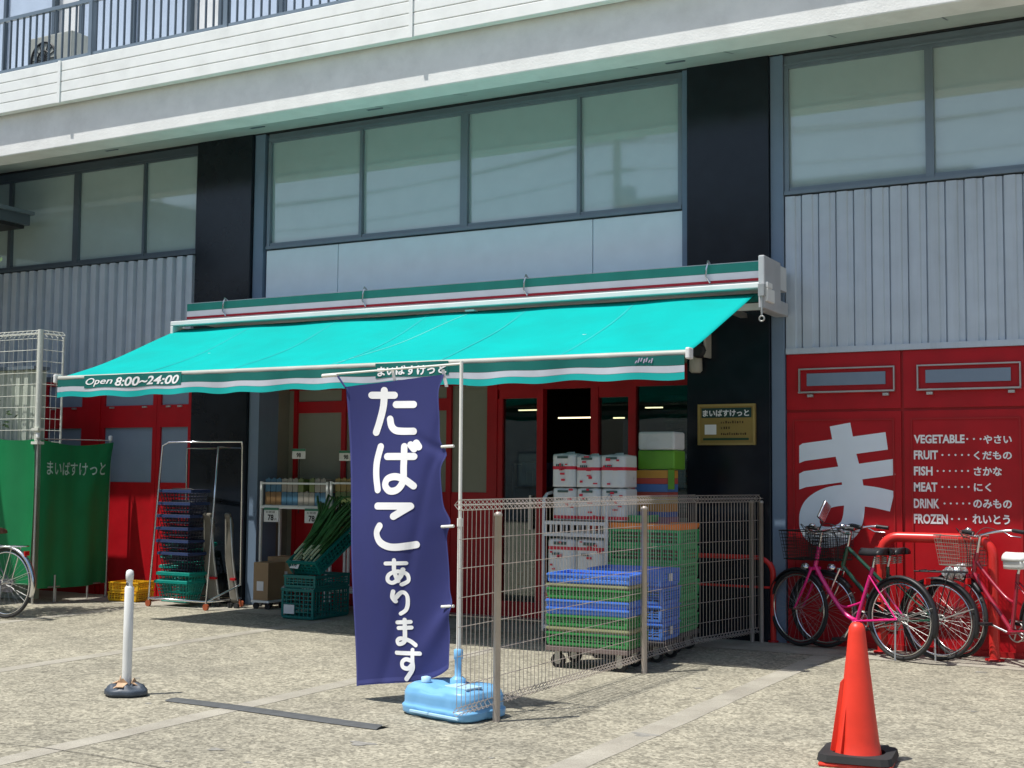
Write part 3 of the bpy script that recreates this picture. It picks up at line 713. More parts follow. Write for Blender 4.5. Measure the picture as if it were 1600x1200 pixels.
# water tank: rounded block with moulded recesses
def tankgrid(u, v):
    a = 2*math.pi*u; sx, sy = .295, .21; n_ = 4.5
    cx = math.copysign(abs(math.cos(a))**(2/n_), math.cos(a)); cy = math.copysign(abs(math.sin(a))**(2/n_), math.sin(a))
    groove = 1-.07*math.exp(-((abs(cx)-.42)/.12)**2)*(abs(cy) > .8)-.06*math.exp(-(cy/.25)**2)*(abs(cx) > .8)
    prof = [(0.90, .0), (1.0, .015), (1.02, .06), (.97, .075), (.97, .14), (.92, .175), (.80, .20), (.0, .207)]
    t = v*(len(prof)-1); i = min(int(t), len(prof)-2); f = t-i; rr = prof[i][0]*(1-f)+prof[i+1][0]*f; z = prof[i][1]*(1-f)+prof[i+1][1]*f
    z -= .035*math.exp(-((rr*cx*sx+.03)/.04)**2)*(z > .16)
    return (rr*cx*sx*groove, rr*cy*sy*groove, z)
tk = MB().grid(tankgrid, 72, 28).build('water_base', LB, BN, rz=R(-14)); tk.location = (-.03, .0, 0); tk.scale.z = .93
m_ = MB(); 
for k in range(5): m_.box(.04, .25, -.205+.0, -.2, 0, .001)
m_ = MB(); m_.lathe([(.05, .165), (.05, .215), (.035, .225), (.022, .235), (.022, .33), (.028, .335), (.028, .39), (.018, .395)], 18); m_.build('pole_socket', LB, BN)
m_ = MB(); m_.lathe([(.03, .19), (.03, .22), (.012, .225)], 14); o = m_.build('filler_cap', LB2, BN); o.location = (-.19, -.06, 0)
m_ = MB(); m_.box(.05, .24, -.13, .0, .198, .211); o = m_.build('moulded_panel', LB2, tk, bevel=.004)
m_ = MB(); m_.box(-.15, .02, -.226, -.212, .028, .045); m_.box(.0, .26, -.226, -.212, .028, .045); m_.build('moulded_rib', LB2, tk, bevel=.003)

# ------------------------------------------------------------------ bollard post, floor strip, cone
PO = thing('marker_post', 'white plastic marker post on a dark weighted base in the forecourt', 'post', (-6.265, -5.02, 0))
m_ = MB(); m_.lathe([(.03, .05), (.031, .35), (.030, .69), (.024, .70), (.020, .705), (.020, .735)], 20); m_.build('pole', WHITEP, PO)
m_ = MB(); m_.lathe([(.015, .735), (.024, .742), (.026, .775), (.022, .80), (.008, .808)], 20); m_.build('cap', WHITEP, PO)
m_ = MB(); m_.torus((.0, -.021, .718), (0, 1, 0), .008, .003, 12, 6); m_.build('eyelet', BLACK, PO)
def bag(u, v):
    a = 2*math.pi*u; prof = [(.125, .002), (.142, .015), (.14, .04), (.11, .065), (.06, .075), (.03, .072)]
    t = v*(len(prof)-1); i = min(int(t), len(prof)-2); f = t-i; rr = prof[i][0]*(1-f)+prof[i+1][0]*f; z = prof[i][1]*(1-f)+prof[i+1][1]*f
    k = 1+.05*math.sin(3*a+1)+.03*math.sin(7*a); return (rr*k*math.cos(a), rr*k*math.sin(a)*.9, z*(1+.18*math.sin(5*a)*(rr < .13)))
MB().grid(bag, 48, 15).build('weight_base', mat('dark_grey_weight', (.055, .07, .09), .45, var=.3, scale=12), PO)
m_ = MB()
for k, (a, dx, dz) in enumerate(((-1.9, .05, .0), (-1.2, .06, .012), (.3, .05, .01), (2.6, .045, .0), (-2.5, .04, .02))):
    c = Vector((math.cos(a)*dx, math.sin(a)*dx, .075+dz)); e = Vector((-math.sin(a), math.cos(a), 0))*.035
    m_.add([c-e, c+e, c+e*.7+Vector((math.cos(a)*.05, math.sin(a)*.05, -.02)), c-e*.7+Vector((math.cos(a)*.05, math.sin(a)*.05, -.02)), c+Vector((0,0,.03))], [(0,1,2,3), (0,4,1)])
m_.build('torn_tape', mat('tan_tape', (.50, .33, .20), .6, var=.25, scale=30), PO, solid=.006)
RS = MB(); P, Q = gnd(268, 1094), gnd(600, 1138); t = (Q-P).normalized(); nn = Vector((-t.y, t.x, 0)); N = 30; vs = []
for i in range(N+1):
    f = i/N; c = P.lerp(Q, f)+nn*(.012*math.sin(f*5))
    for k, (s, z) in enumerate(((-.062, .0045), (-.045, .011), (0, .0135+.006*f**6), (.045, .011), (.062, .0045))): vs.append(c+nn*s+Vector((0, 0, z)))
RS.add(vs, [(i*5+k, i*5+k+1, i*5+5+k+1, i*5+5+k) for i in range(N) for k in range(4)], True)
tag(RS.build('rubber_strip', mat('grey_rubber_strip', (.085, .09, .09), .75, var=.15, scale=20)), 'flat dark grey rubber strip lying across the concrete beside the banner base', 'floor strip')

CN = thing('traffic_cone', 'tall red-orange traffic cone standing in the right foreground', 'cone', (-1.66, -4.55, 0))
CONE = mat('cone_orange_red', (.76, .045, .022), .42, var=.08, scale=6, dirt=.25)
m_ = MB(); m_.lathe([(.128, .025), (.118, .04), (.104, .12), (.087, .26), (.069, .42), (.053, .56), (.043, .655), (.040, .68), (.028, .70), (.012, .706)], 36); m_.build('cone_body', CONE, CN)
m_ = MB(); m_.box(-.18, .18, -.18, .18, .0, .022); m_.build('base_plate', CONE, CN, rz=R(8), bevel=.012)
m_ = MB(); m_.add([(-.098, -.045, .06), (-.128, -.060, .05), (-.078, -.04, .40), (-.062, -.035, .42)], [(0,1,2,3)]); m_.add([(-.05, -.09, .06), (-.062, -.122, .05), (-.042, -.07, .30), (-.036, -.06, .32)], [(0,1,2,3)])
m_.build('side_fin', CONE, CN, solid=.006)
CW = thing('cone_weight', 'black square rubber weight ring slipped over the traffic cone', 'cone weight', (-1.66, -4.55, .024), R(6))
n = 40; vi = []; vo = []
for k in range(n):
    a = 2*math.pi*k/n; c_, s_ = math.cos(a), math.sin(a); q = 1/max(abs(c_), abs(s_)); rr = min(q, 1.30)*.186
    vi.append((.135*c_, .135*s_)); vo.append((rr*c_, rr*s_))
m_ = MB(); vs = [(*p, 0) for p in vi]+[(*p, 0) for p in vo]+[(*p, .034) for p in vi]+[(p[0]*.96, p[1]*.96, .034) for p in vo]
fs = []
for k in range(n):
    j = (k+1) % n; fs += [(k, j, n+j, n+k), (2*n+k, 3*n+k, 3*n+j, 2*n+j), (k, 2*n+k, 2*n+j, j), (n+k, n+j, 3*n+j, 3*n+k)]
m_.add(vs, fs); m_.build('ring', RUBBER, CW)
for s in (-1, 1): box('lug', s*.10-.03, s*.10+.03, .178, .205, .006, .036, RUBBER, CW, .006)

# ------------------------------------------------------------------ red pipe guards
def guard(name, label, x0, x1, y, H, r, bars=()):
    o = thing(name, label, 'barrier', (0, 0, 0), group=None); pts = [(x0, y, 0)]; rad = .14
    for k in range(9): a = math.pi-k*math.pi/16; pts.append((x0+rad+rad*math.cos(a), y, H-rad+rad*math.sin(a)))
    for k in range(9): a = math.pi/2-k*math.pi/16; pts.append((x1-rad+rad*math.cos(a), y, H-rad+rad*math.sin(a)))
    pts.append((x1, y, 0)); MB().tube(pts, r, 16).build('hoop', mat('red_pipe_paint', (.62, .03, .025), .3, var=.1, dirt=.15), o)
    for z in bars: MB().tube([(x0, y, z), (x1, y, z)], r*.7, 12).build('rail', MATS['red_pipe_paint'], o)
    for x in (x0, x1): MB().lathe([(r*1.8, 0), (r*1.8, .012), (r*1.05, .016)], 16).build('foot_flange', RED_D, o, loc=(x, y, .0055))
    return o
guard('pipe_guard', 'thick red hoop pipe guard in front of the red menu wall behind the bicycles', at(1378, 900, -.25).x, at(1552, 900, -.25).x, -.25, .965, .042)
guard('pipe_guard', 'red pipe guard with a middle rail behind the wire fence beside the dark column', -4.6, -3.50, -.07, .74, .026, (.48,))

# ------------------------------------------------------------------ bicycles
def lerp3(a, b, t): return tuple(a[i]+(b[i]-a[i])*t for i in range(3))
def bicycle(label, col, rear, front, wb=1.08, sx=0, basket='black', saddle='black', rack=True, mirror=False, fender='black', style='curve', wr=.33, cover=None, seed=0):
    rx, ry = rear; fx, fy = front; ang = math.atan2(fy-ry, fx-rx)
    T = thing('bicycle', label, 'bicycle', (rx, ry, .0055), ang, 'bicycles parked on the forecourt')
    W = wb*wr/.33; A0 = (0, 0, wr); A1 = (W, 0, wr); BBp = (.44, 0, .27); ST = (.27+sx, 0, .72); HT = (W-.235, 0, .86); HB = (W-.19, 0, .70)
    FM = mat('bike_paint_%d' % seed, col, .25, var=.04, coat=.6)
    fen = {'black': BLACK, 'chrome': CHROME}[fender]
    f = MB()
    if style == 'curve':
        P = [HB, (W-.27, 0, .58), (W-.40, 0, .42), (W-.52, 0, .31), BBp]
        f.tube([tuple(p) for p in smooth3(P)], .019, 12)
        f.tube([tuple(p) for p in smooth3([(W-.42, 0, .40), (W-.50, 0, .375), (W-.60, 0, .40), lerp3(BBp, ST, .36)])], .009, 10)
    elif style == 'straight':
        f.tube([HB, BBp], .018, 12); f.tube([HT, lerp3(BBp, ST, .62)], .016, 12)
    else:
        f.tube([tuple(p) for p in smooth3([HB, (W-.32, 0, .55), (W-.46, 0, .40), BBp])], .018, 12)
        f.tube([tuple(p) for p in smooth3([lerp3(HB, HT, .6), (W-.36, 0, .66), (W-.52, 0, .53), lerp3(BBp, ST, .5)])], .014, 12)
    f.tube([BBp, ST], .016, 12); f.tube([HB, HT], .020, 12)
    for s in (-1, 1):
        f.tube([(BBp[0], s*.03, BBp[2]), (0, s*.058, wr)], .009, 8); f.tube([lerp3(BBp, ST, .85)[:1]+(s*.02,)+lerp3(BBp, ST, .85)[2:], (0, s*.058, wr)], .007, 8)
    f.tube([(BBp[0], -.035, BBp[2]), (BBp[0], .035, BBp[2])], .022, 12)
    f.build('frame', FM, T)
    k = MB()
    for s in (-1, 1): k.tube([(HB[0]+.005, s*.045, HB[2]-.02), (W-.10, s*.05, .50), (W, s*.052, wr)], [.012, .011, .007], 8)
    k.box(HB[0]-.02, HB[0]+.03, -.05, .05, HB[2]-.035, HB[2]-.012)
    k.build('fork', CHROME if seed % 2 else FM, T)
    for cx, nm in ((0, 'r'), (W, 'f')):
        ty = MB().torus((cx, 0, wr), (0, 1, 0), wr-.016, .0155, 56, 10).build('wheel', RUBBER, T)
        MB().torus((cx, 0, wr), (0, 1, 0), wr-.043, .009, 56, 6).build('rim', CHROME, ty)
        sp = MB()
        for q in range(32):
            a = 2*math.pi*q/32; s = (-1) ** q; b = a+(.35 if (q//2) % 2 else -.35)
            sp.tube([(cx+.016*math.cos(b), s*.022, wr+.016*math.sin(b)), (cx+(wr-.045)*math.cos(a), 0, wr+(wr-.045)*math.sin(a))], .0010, 4, cap=False)
        sp.build('spokes', mat('spoke_steel', (.32, .32, .31), .4, metal=.6), ty); MB().tube([(cx, -.055, wr), (cx, .055, wr)], .016, 12).build('hub', CHROME, ty)
        a0, a1 = (R(-20), R(175)) if nm == 'r' else (R(5), R(150))
        fd = MB(); n = 30; vs = []
        for i in range(n+1):
            a = a0+(a1-a0)*i/n
            if nm == 'f': a = R(60)+(a1-a0)*(i/n-.5)+R(10)
            else: a = R(180)-a
            for s, dr in ((-.028, -.012), (-.018, .004), (0, .008), (.018, .004), (.028, -.012)):
                vs.append((cx+(wr+.014+dr)*math.cos(a), s, wr+(wr+.014+dr)*math.sin(a)))
        fd.add(vs, [(i*5+j, i*5+j+1, i*5+6+j, i*5+5+j) for i in range(n) for j in range(4)], True)
        ob = fd.build('fender', fen, T, solid=.002)
        stt = MB()
        for s in (-1, 1):
            aa = R(200) if nm == 'r' else R(20)
            if nm == 'r': stt.tube([(cx, s*.05, wr), (cx+(wr+.01)*math.cos(R(160)), s*.026, wr+(wr+.01)*math.sin(R(160)))], .003, 5)
            else: stt.tube([(cx, s*.05, wr), (cx+(wr+.01)*math.cos(R(150)), s*.026, wr+(wr+.01)*math.sin(R(150)))], .003, 5)
        stt.build('fender_stay', STEEL, T)
    # crank, chain case, pedals
    c = MB(); c.torus((BBp[0], -.045, BBp[2]), (0, 1, 0), .078, .006, 28, 6)
    for q in range(5): a = q*1.257; c.tube([(BBp[0], -.045, BBp[2]), (BBp[0]+.075*math.cos(a), -.045, BBp[2]+.075*math.sin(a))], .006, 6)
    c.tube([(BBp[0], -.05, BBp[2]+.079), (0, -.05, wr+.035)], .004, 5); c.tube([(BBp[0], -.05, BBp[2]-.079), (0, -.05, wr-.035)], .004, 5); c.torus((0, -.05, wr), (0, 1, 0), .033, .006, 18, 6)
    c.build('chainset', STEEL, T)
    cg = MB(); cg.box(-.02, BBp[0]+.08, -.062, -.056, .315, .355) if seed != 3 else cg.box(-.03, BBp[0]+.09, -.066, -.056, .25, .375)
    cg.build('chain_guard', BLACK if seed != 3 else FM, T, bevel=.002)
    ca = R(-62+seed*40)
    for s in (-1, 1):
        e = (BBp[0]+s*.165*math.cos(ca), s*.075, BBp[2]+s*.165*math.sin(ca))
        MB().tube([(BBp[0], s*.05, BBp[2]), (e[0], s*.075, e[2])], .009, 8).build('crank', CHROME, T)
        box('pedal', e[0]-.045, e[0]+.045, min(s*.08, s*.17), max(s*.08, s*.17), e[2]-.011, e[2]+.011, BLACK, T, .004)
    # saddle
    MB().tube([ST, (.245+sx, 0, .81)], .012, 10).build('seat_post', CHROME, T)
    def sad(u, v):
        x = -.13+.27*u; wd = .105*(1-u)**.45*(1 if u > .06 else (u/.06)**.4)+.018
        if u > .97: wd *= .5
        a = math.pi*v; return (.245+sx+x, -wd*math.cos(a), .815+.052*math.sin(a)**.7+.012*(1-u)**3)
    sm = MB(); sm.grid(sad, 20, 12)
    sdl = {'black': BLACK, 'white': mat('white_seat_cover', (.72, .73, .70), .5, var=.08), 'brown': mat('brown_saddle', (.12, .05, .03), .5)}[saddle]
    o = sm.build('saddle', sdl, T, solid=.012 if saddle != 'white' else .03)
    if saddle == 'white':
        def sk_(u, v): p = sad(u, .02 if v < .5 else .98); return (p[0]*1, p[1]*1.05, .80-.05*abs(math.sin(u*9)))
        m = MB(); 
        for side in (.0, 1.0): m.grid(lambda u, v: (lambda p: (p[0], p[1]*(1.05-.12*v), p[2]+.0-.06*v))(sad(u, side)), 16, 3)
        m.build('seat_cover_skirt', sdl, T, solid=.006)
    if seed in (0, 1):
        sp = MB()
        for s in (-1, 1): sp.tube([(sx+.19+.022*math.cos(i*.9), s*.045+.022*math.sin(i*.9), .75+.06*i/28) for i in range(29)], .004, 5)
        sp.build('saddle_spring', STEEL, T)
    # bars
    top = (HT[0]-.03, 0, HT[2]+.13)
    hb = MB(); hb.tube([HT, top], .012, 10); hb.tube([tuple(p) for p in smooth3([(top[0]-.20, -.275, top[2]+.035), (top[0]-.08, -.265, top[2]+.045), (top[0]+.02, -.17, top[2]+.03), (top[0]+.05, -.03, top[2]+.0), (top[0]+.05, .03, top[2]), (top[0]+.02, .17, top[2]+.03), (top[0]-.08, .265, top[2]+.045), (top[0]-.20, .275, top[2]+.035)])], .0115, 8)
    hb.tube([top, (top[0]+.05, 0, top[2])], .012, 8)
    hbo = hb.build('handlebar', CHROME, T)
    for s in (-1, 1):
        MB().tube([(top[0]-.20, s*.275, top[2]+.035), (top[0]-.09, s*.267, top[2]+.045)], .017, 10).build('grip', BLACK, hbo)
        MB().tube([(top[0]-.03, s*.235, top[2]+.03), (top[0]-.08, s*.255, top[2]+.0), (top[0]-.17, s*.27, top[2]-.005)], .006, 6).build('brake_lever', CHROME, hbo)
    MB().lathe([(.0, 0), (.028, .004), (.026, .018), (.01, .026)], 14, Matrix.Translation((top[0]+.0, .12, top[2]+.045))).build('bell', CHROME, T)
    cb = MB()
    for s in (-1, 1): cb.tube([tuple(p) for p in smooth3([(top[0]-.02, s*.22, top[2]+.03), (top[0]+.10, s*.15, top[2]+.06), (top[0]+.12, s*.03, top[2]-.06), (HB[0]+.05, s*.01, HB[2]+.03)])], .0035, 5)
    cb.build('brake_cable', BLACK, T)
    hl = MB().lathe([(.012, 0), (.032, .02), (.036, .06), (.03, .066)], 16, Matrix.Translation((HB[0]+.07, .0, HB[2]-.02)) @ Matrix.Rotation(R(90), 4, 'Y')).build('headlight', CHROME, T)
    if rack:
        rk = MB()
        for s in (-1, 1): rk.tube([(.18, s*.05, .70), (-.22, s*.06, .71), (-.24, 0, .71)], .006, 6); rk.tube([(-.12, s*.06, .71), (0, s*.06, wr)], .005, 6)
        for x in (-.15, -.05, .05, .13): rk.tube([(x, -.06, .71), (x, .06, .71)], .004, 5)
        rk.build('rear_rack', BLACK if seed != 3 else CHROME, T)
    ls = MB(); ls.box(-.262, -.245, -.03, .03, .62, .665); ls.build('rear_reflector', mat('reflector_red', (.5, .01, .01), .2), T)
    MB().tube([(0.0, .07, wr-.02), (-.03, .12, .012)], .008, 6).build('kickstand', STEEL, T)
    if basket:
        bm_ = mat('basket_'+basket, {'black': (.02, .02, .02), 'steel': (.30, .25, .21), 'silver': (.45, .45, .44)}[basket], .4, metal=.4)
        b = MB(); x0, x1, h0, h1 = top[0]+.07, top[0]+.33, top[2]-.24, top[2]+.0
        def corner(t, k): 
            e = .03*(1-t); return [(x0, -.17+e), (x1-e, -.17+e), (x1-e, .17-e), (x0, .17-e)][k]
        for t in [i/8 for i in range(9)]:
            z = h0+(h1-h0)*t; pts = [(*corner(t, k), z) for k in range(4)]
            b.tube(pts+[pts[0]], .0022 if 0 < t < 1 else .005, 4)
        for k in range(4):
            for i in range(10):
                f_ = i/10; a = [corner(0, k)[j]*(1-f_)+corner(0, (k+1) % 4)[j]*f_ for j in (0,1)]; c_ = [corner(1, k)[j]*(1-f_)+corner(1, (k+1) % 4)[j]*f_ for j in (0,1)]
                b.tube([(*a, h0), (*c_, h1)], .0022, 4, cap=False)
        for i in range(9): y = -.14+.28*i/8; b.tube([(x0, y, h0), (x1-.03, y, h0)], .0022, 4, cap=False)
        b.build('basket', bm_, T)
    if mirror:
        q = Matrix.Translation((top[0]-.0, -.03, top[2]+.17)) @ Matrix.Rotation(R(35), 4, 'X')
        MB().box(-.012, .012, -.045, .045, -.085, .085, q).build('mirror', CHROME, hbo, bevel=.006)
        MB().tube([(top[0]+.05, -.02, top[2]+.0), (top[0]-.0, -.03, top[2]+.12)], .005, 6).build('mirror_stem', BLACK, hbo)
    if cover:
        m = MB()
        for (x, y, z, r_) in ((HB[0]+.10, .04, HB[2]+.00, .055), (HB[0]+.17, -.03, HB[2]-.01, .05), (HB[0]+.22, .05, HB[2]-.02, .045)):
            def blob(u, v):
                a = 2*math.pi*u; b = math.pi*v; k = r_*(1+.25*math.sin(a*4+z*50)*math.sin(b*3)+.1*math.sin(a*9)); return (x+k*math.sin(b)*math.cos(a), y+k*math.sin(b)*math.sin(a), z+k*math.cos(b))
            m.grid(blob, 16, 10, False)
        m.build('foil_wrap', mat('silver_wrap', (.75, .80, .80), .2, metal=.6, var=.2, scale=20), T)
    return T
def smooth3(P, k=6):
    q = [P[0]]+list(P)+[P[-1]]; out = []
    for i in range(1, len(q)-2):
        for j in range(k):
            t = j/k; a, b, c, d = q[i-1], q[i], q[i+1], q[i+2]
            out.append(Vector([.5*((2*b[m])+(-a[m]+c[m])*t+(2*a[m]-5*b[m]+4*c[m]-d[m])*t*t+(-a[m]+3*b[m]-3*c[m]+d[m])*t**3) for m in (0,1,2)]))
    out.append(Vector(P[-1])); return out
bicycle('pink-framed city bicycle with black saddle, nearest of the cluster by the kana wall', (.72, .02, .20), (-2.27, -.66), (-3.16, -.24), basket='black', mirror=True, seed=0, rack=False, wr=.325)
bicycle('dark green bicycle squeezed between the pink one and the red wall', (.01, .06, .035), (-2.01, -.50), (-2.95, -.22), sx=.17, basket='black', seed=1, style='straight', rack=True, wr=.32)
bicycle('crimson bicycle with a white plastic-covered saddle at the right edge', (.30, .010, .03), (-1.09, -.83), (-1.95, -.22), wb=1.0, sx=.10, basket='steel', saddle='white', seed=2, style='mid', cover=True, wr=.335)
bicycle('silver-fendered bicycle cut off by the left edge, before the green screen', (.10, .10, .13), (-10.52, -2.42), (-11.6, -2.50), basket='silver', fender='chrome', saddle='brown', seed=3, style='mid', wr=.345)

# ------------------------------------------------------------------ crates and dollies
def crate_bm(L_, W_, H, rim=.022, nx=13, ny=8, rows=3, t=.012, inner=0):
    m = MB(); l, w_ = L_/2, W_/2
    m.box(-l+.01, l-.01, -w_+.01, w_-.01, 0, .012)
    for (a, b, c, d) in ((-l, l, -w_, -w_+t*1.5), (-l, l, w_-t*1.5, w_), (-l, -l+t*1.5, -w_+t*1.5, w_-t*1.5), (l-t*1.5, l, -w_+t*1.5, w_-t*1.5)):
        m.box(a, b, c, d, H-rim, H); m.box(a+.004*(a < b-.1), b-.004, c+.002, d-.002, .012, .03)
    for q in range(1, rows):
        z = .03+(H-rim-.03)*q/rows
        for s in (-1, 1):
            m.box(-l+.02, l-.02, s*(w_-.008)-.003, s*(w_-.008)+.003, z-.005, z+.005); m.box(s*(l-.008)-.003, s*(l-.008)+.003, -w_+.02, w_-.02, z-.005, z+.005)
    for i in range(nx+1):
        x = -l+.012+(L_-.024)*i/nx; e = .012 if i in (0, nx) else .0045
        for s in (-1, 1): m.box(x-e, x+e, s*(w_-.006)-.0045, s*(w_-.006)+.0045, .03, H-rim)
    for i in range(ny+1):
        y = -w_+.014+(W_-.028)*i/ny; e = .012 if i in (0, ny) else .0045
        for s in (-1, 1): m.box(s*(l-.006)-.0045, s*(l-.006)+.0045, y-e, y+e, .03, H-rim)
    return m
CB = mat('blue_crate_plastic', (.07, .22, .68), .42, var=.08, dirt=.08)
CG = mat('green_crate_plastic', (.03, .24, .06), .45, var=.1, dirt=.1)
CG2 = mat('bright_green_crate_plastic', (.03, .42, .13), .42, var=.08, dirt=.06)
CY = mat('yellow_crate_plastic', (.72, .40, .01), .45, var=.06, dirt=.08)
CO = mat('orange_crate_plastic', (.90, .26, .03), .42, var=.06)
CT = mat('teal_crate_plastic', (.0, .15, .13), .45, var=.08, dirt=.08)
CBE = mat('olive_beige_crate_plastic', (.30, .32, .17), .5, var=.1, dirt=.1)
LAB = mat('paper_label', (.7, .7, .68), .6, var=.03)
def crate(label, loc, rz, m, dims, group, label_m=False, bmesh_=None):
    o = thing('plastic_crate', label, 'crate', loc, rz, group)
    (bmesh_ or crate_bm(*dims)).build('crate_body', m, o)
    rim = MB(); l, w_, H = dims[0]/2+.006, dims[1]/2+.006, dims[2]
    for (a, b, c, d) in ((-l, l, -w_, -w_+.006), (-l, l, w_-.006, w_), (-l, -l+.006, -w_+.006, w_-.006), (l-.006, l, -w_+.006, w_-.006)): rim.box(a, b, c, d, H-.016, H-.006)
    rim.build('rim_ledge', m, o)
    if label_m: box('paper_tag', dims[0]/2+.003, dims[0]/2+.007, -.04, .03, H*.3, H*.75, LAB, o)
    return o
def dolly(label, loc, rz, L_=.66, W_=.44, col=None):
    o = thing('wheeled_dolly', label, 'dolly', loc, rz, 'wheeled dollies under the crate stacks')
    m = MB(); l, w_ = L_/2, W_/2
    m.box(-l, l, -w_, -w_+.04, .13, .165); m.box(-l, l, w_-.04, w_, .13, .165)
    for x in (-l, -.03, l-.05): m.box(x, x+.05, -w_+.04, w_-.04, .132, .162)
    m.build('deck', col or mat('brown_grey_dolly', (.16, .12, .11), .5, var=.1), o, bevel=.004)
    for sx in (-1, 1):
        for sy in (-1, 1):
            c = (sx*(l-.08), sy*(w_-.06), .06)
            k = MB(); k.tube([(c[0], c[1]-.016, .055), (c[0], c[1]+.016, .055)], .055, 20); wq = k.build('caster_wheel', RUBBER, o)
            MB().tube([(c[0], c[1]-.019, .055), (c[0], c[1]+.019, .055)], .028, 14).build('hub', STEEL, wq)
            f = MB(); f.box(c[0]-.02, c[0]+.02, c[1]-.026, c[1]-.021, .05, .13); f.box(c[0]-.02, c[0]+.02, c[1]+.021, c[1]+.026, .05, .13); f.build('caster_fork', STEEL, o)
    return o
# front stack
x0, y0, rz = -4.20, -2.24, R(3)
dolly('brown dolly under the front blue and green crate stack', (x0, y0, .0), rz)
z = .168
seq = [(CG, .105, 'lowest green crate of the front stack, straight on the dolly'), (CBE, .035, 'flat olive crate above the lowest green crate of the front stack'), (CG, .09, 'green crate with olive rim, just below the two blue crates of the front stack'), (CB, .055, 'shallow blue crate, lower of the pair in the middle of the front stack'),
       (CB, .055, 'shallow blue crate, upper of the pair in the middle of the front stack'), (CG, .085, 'green crate directly under the top blue crate of the front stack'), (CBE, .03, 'thin olive rimmed tray near the top of the front stack'), (CB, .075, 'open blue crate topping the front stack')]
for i, (m, h, lb) in enumerate(seq):
    crate(lb, (x0+random.uniform(-.006, .006), y0+random.uniform(-.006, .006), z), rz+R(random.uniform(-.8, .8)), m, (.66, .42, h, .02, 19, 11, 3 if h > .08 else 2), 'crates stacked behind the wire fence'); z += h+.002
# middle stack
x0, y0, rz = -4.16, -1.62, R(2)
dolly('dark dolly under the all-blue crate stack in the middle', (x0, y0, 0), rz, col=mat('dark_dolly', (.07, .06, .06), .5))
z = .168
for i, lb in enumerate(('lowest blue crate of the all-blue stack with a white tag', 'second blue crate from the bottom of the all-blue stack', 'third blue crate from the bottom of the all-blue stack', 'open blue crate topping the all-blue stack')):
    crate(lb, (x0+random.uniform(-.005, .005), y0, z), rz+R(random.uniform(-.8, .8)), CB, (.62, .42, .135, .03, 9, 6, 4), 'crates stacked behind the wire fence', label_m=i in (0, 3)); z += .138
# rear stack
x0, y0, rz = -4.24, -1.02, R(1)
dolly('black dolly under the tall bright green crate stack', (x0, y0, 0), rz, col=MATS['dark_dolly'])
z = .168
for i in range(6):
    nm = ['lowest', 'second lowest', 'third lowest', 'fourth lowest', 'fifth lowest', 'sixth lowest'][i]
    crate('%s bright green crate of the tall rear stack' % nm, (x0+random.uniform(-.005, .005), y0, z), rz+R(random.uniform(-.8, .8)), CG2, (.64, .44, .138, .022, 12, 8, 3), 'crates stacked behind the wire fence'); z += .140
crate('flat orange crate near the top of the tall green stack', (x0, y0, z), rz, CO, (.65, .45, .05, .03, 9, 6, 2), 'crates stacked behind the wire fence'); z += .052
crate('small green crate lying on the orange crate of the rear stack', (x0-.17, y0+.04, z), rz, CG2, (.28, .34, .06, .02, 6, 7, 2), 'crates stacked behind the wire fence')

# ------------------------------------------------------------------ white roll cart with paper packs
RC = thing('wire_roll_cart', 'white wire roll cart loaded with paper packs behind the fence', 'cart', (-4.86, -1.0, 0))
WW = mat('white_wire', (.62, .64, .66), .4, metal=.2, var=.05)
m_ = MB()
for s in (-.30, .30):
    m_.tube([tuple(p) for p in smooth3([(s, -.28, .12), (s, -.28, 1.14), (s, -.25, 1.26), (s, -.16, 1.30), (s, .16, 1.30), (s, .25, 1.26), (s, .28, 1.14), (s, .28, .12)])], .014, 8)
m_.build('side_frame', WW, RC)
for z in (.14, .93, 1.03):
    for ya in (-.29, .265): box('shelf_rail', -.31, .31, ya, ya+.025, z, z+.03, WW, RC)
m_ = MB(); m_.box(-.28, .28, -.277, -.274, .958, .962)
for i in range(12): x = -.28+.56*i/11; m_.box(x-.008, x+.008, -.284, -.272, .961, 1.029)
m_.build('slats', WW, RC)
m_ = MB()
for i in range(14): x = -.28+.56*i/13; m_.tube([(x, -.27, 1.055), (x, .27, 1.055)], .004, 5); m_.tube([(x, -.27, .16), (x, .27, .16)], .004, 5)
m_.build('wire_shelf', WW, RC)
for sx in (-1, 1):
    for sy in (-1, 1): MB().tube([(sx*.26, sy*.24-.015, .05), (sx*.26, sy*.24+.015, .05)], .05, 16).build('caster_wheel', RUBBER, RC)
PK = mat('paper_pack_film', (.66, .68, .67), .28, var=.05, bump=.35, bscale=22, coat=.3)
PKR = mat('pack_red_band', (.62, .02, .05), .4, var=.05); PKG = mat('pack_dark_print', (.05, .10, .09), .5)
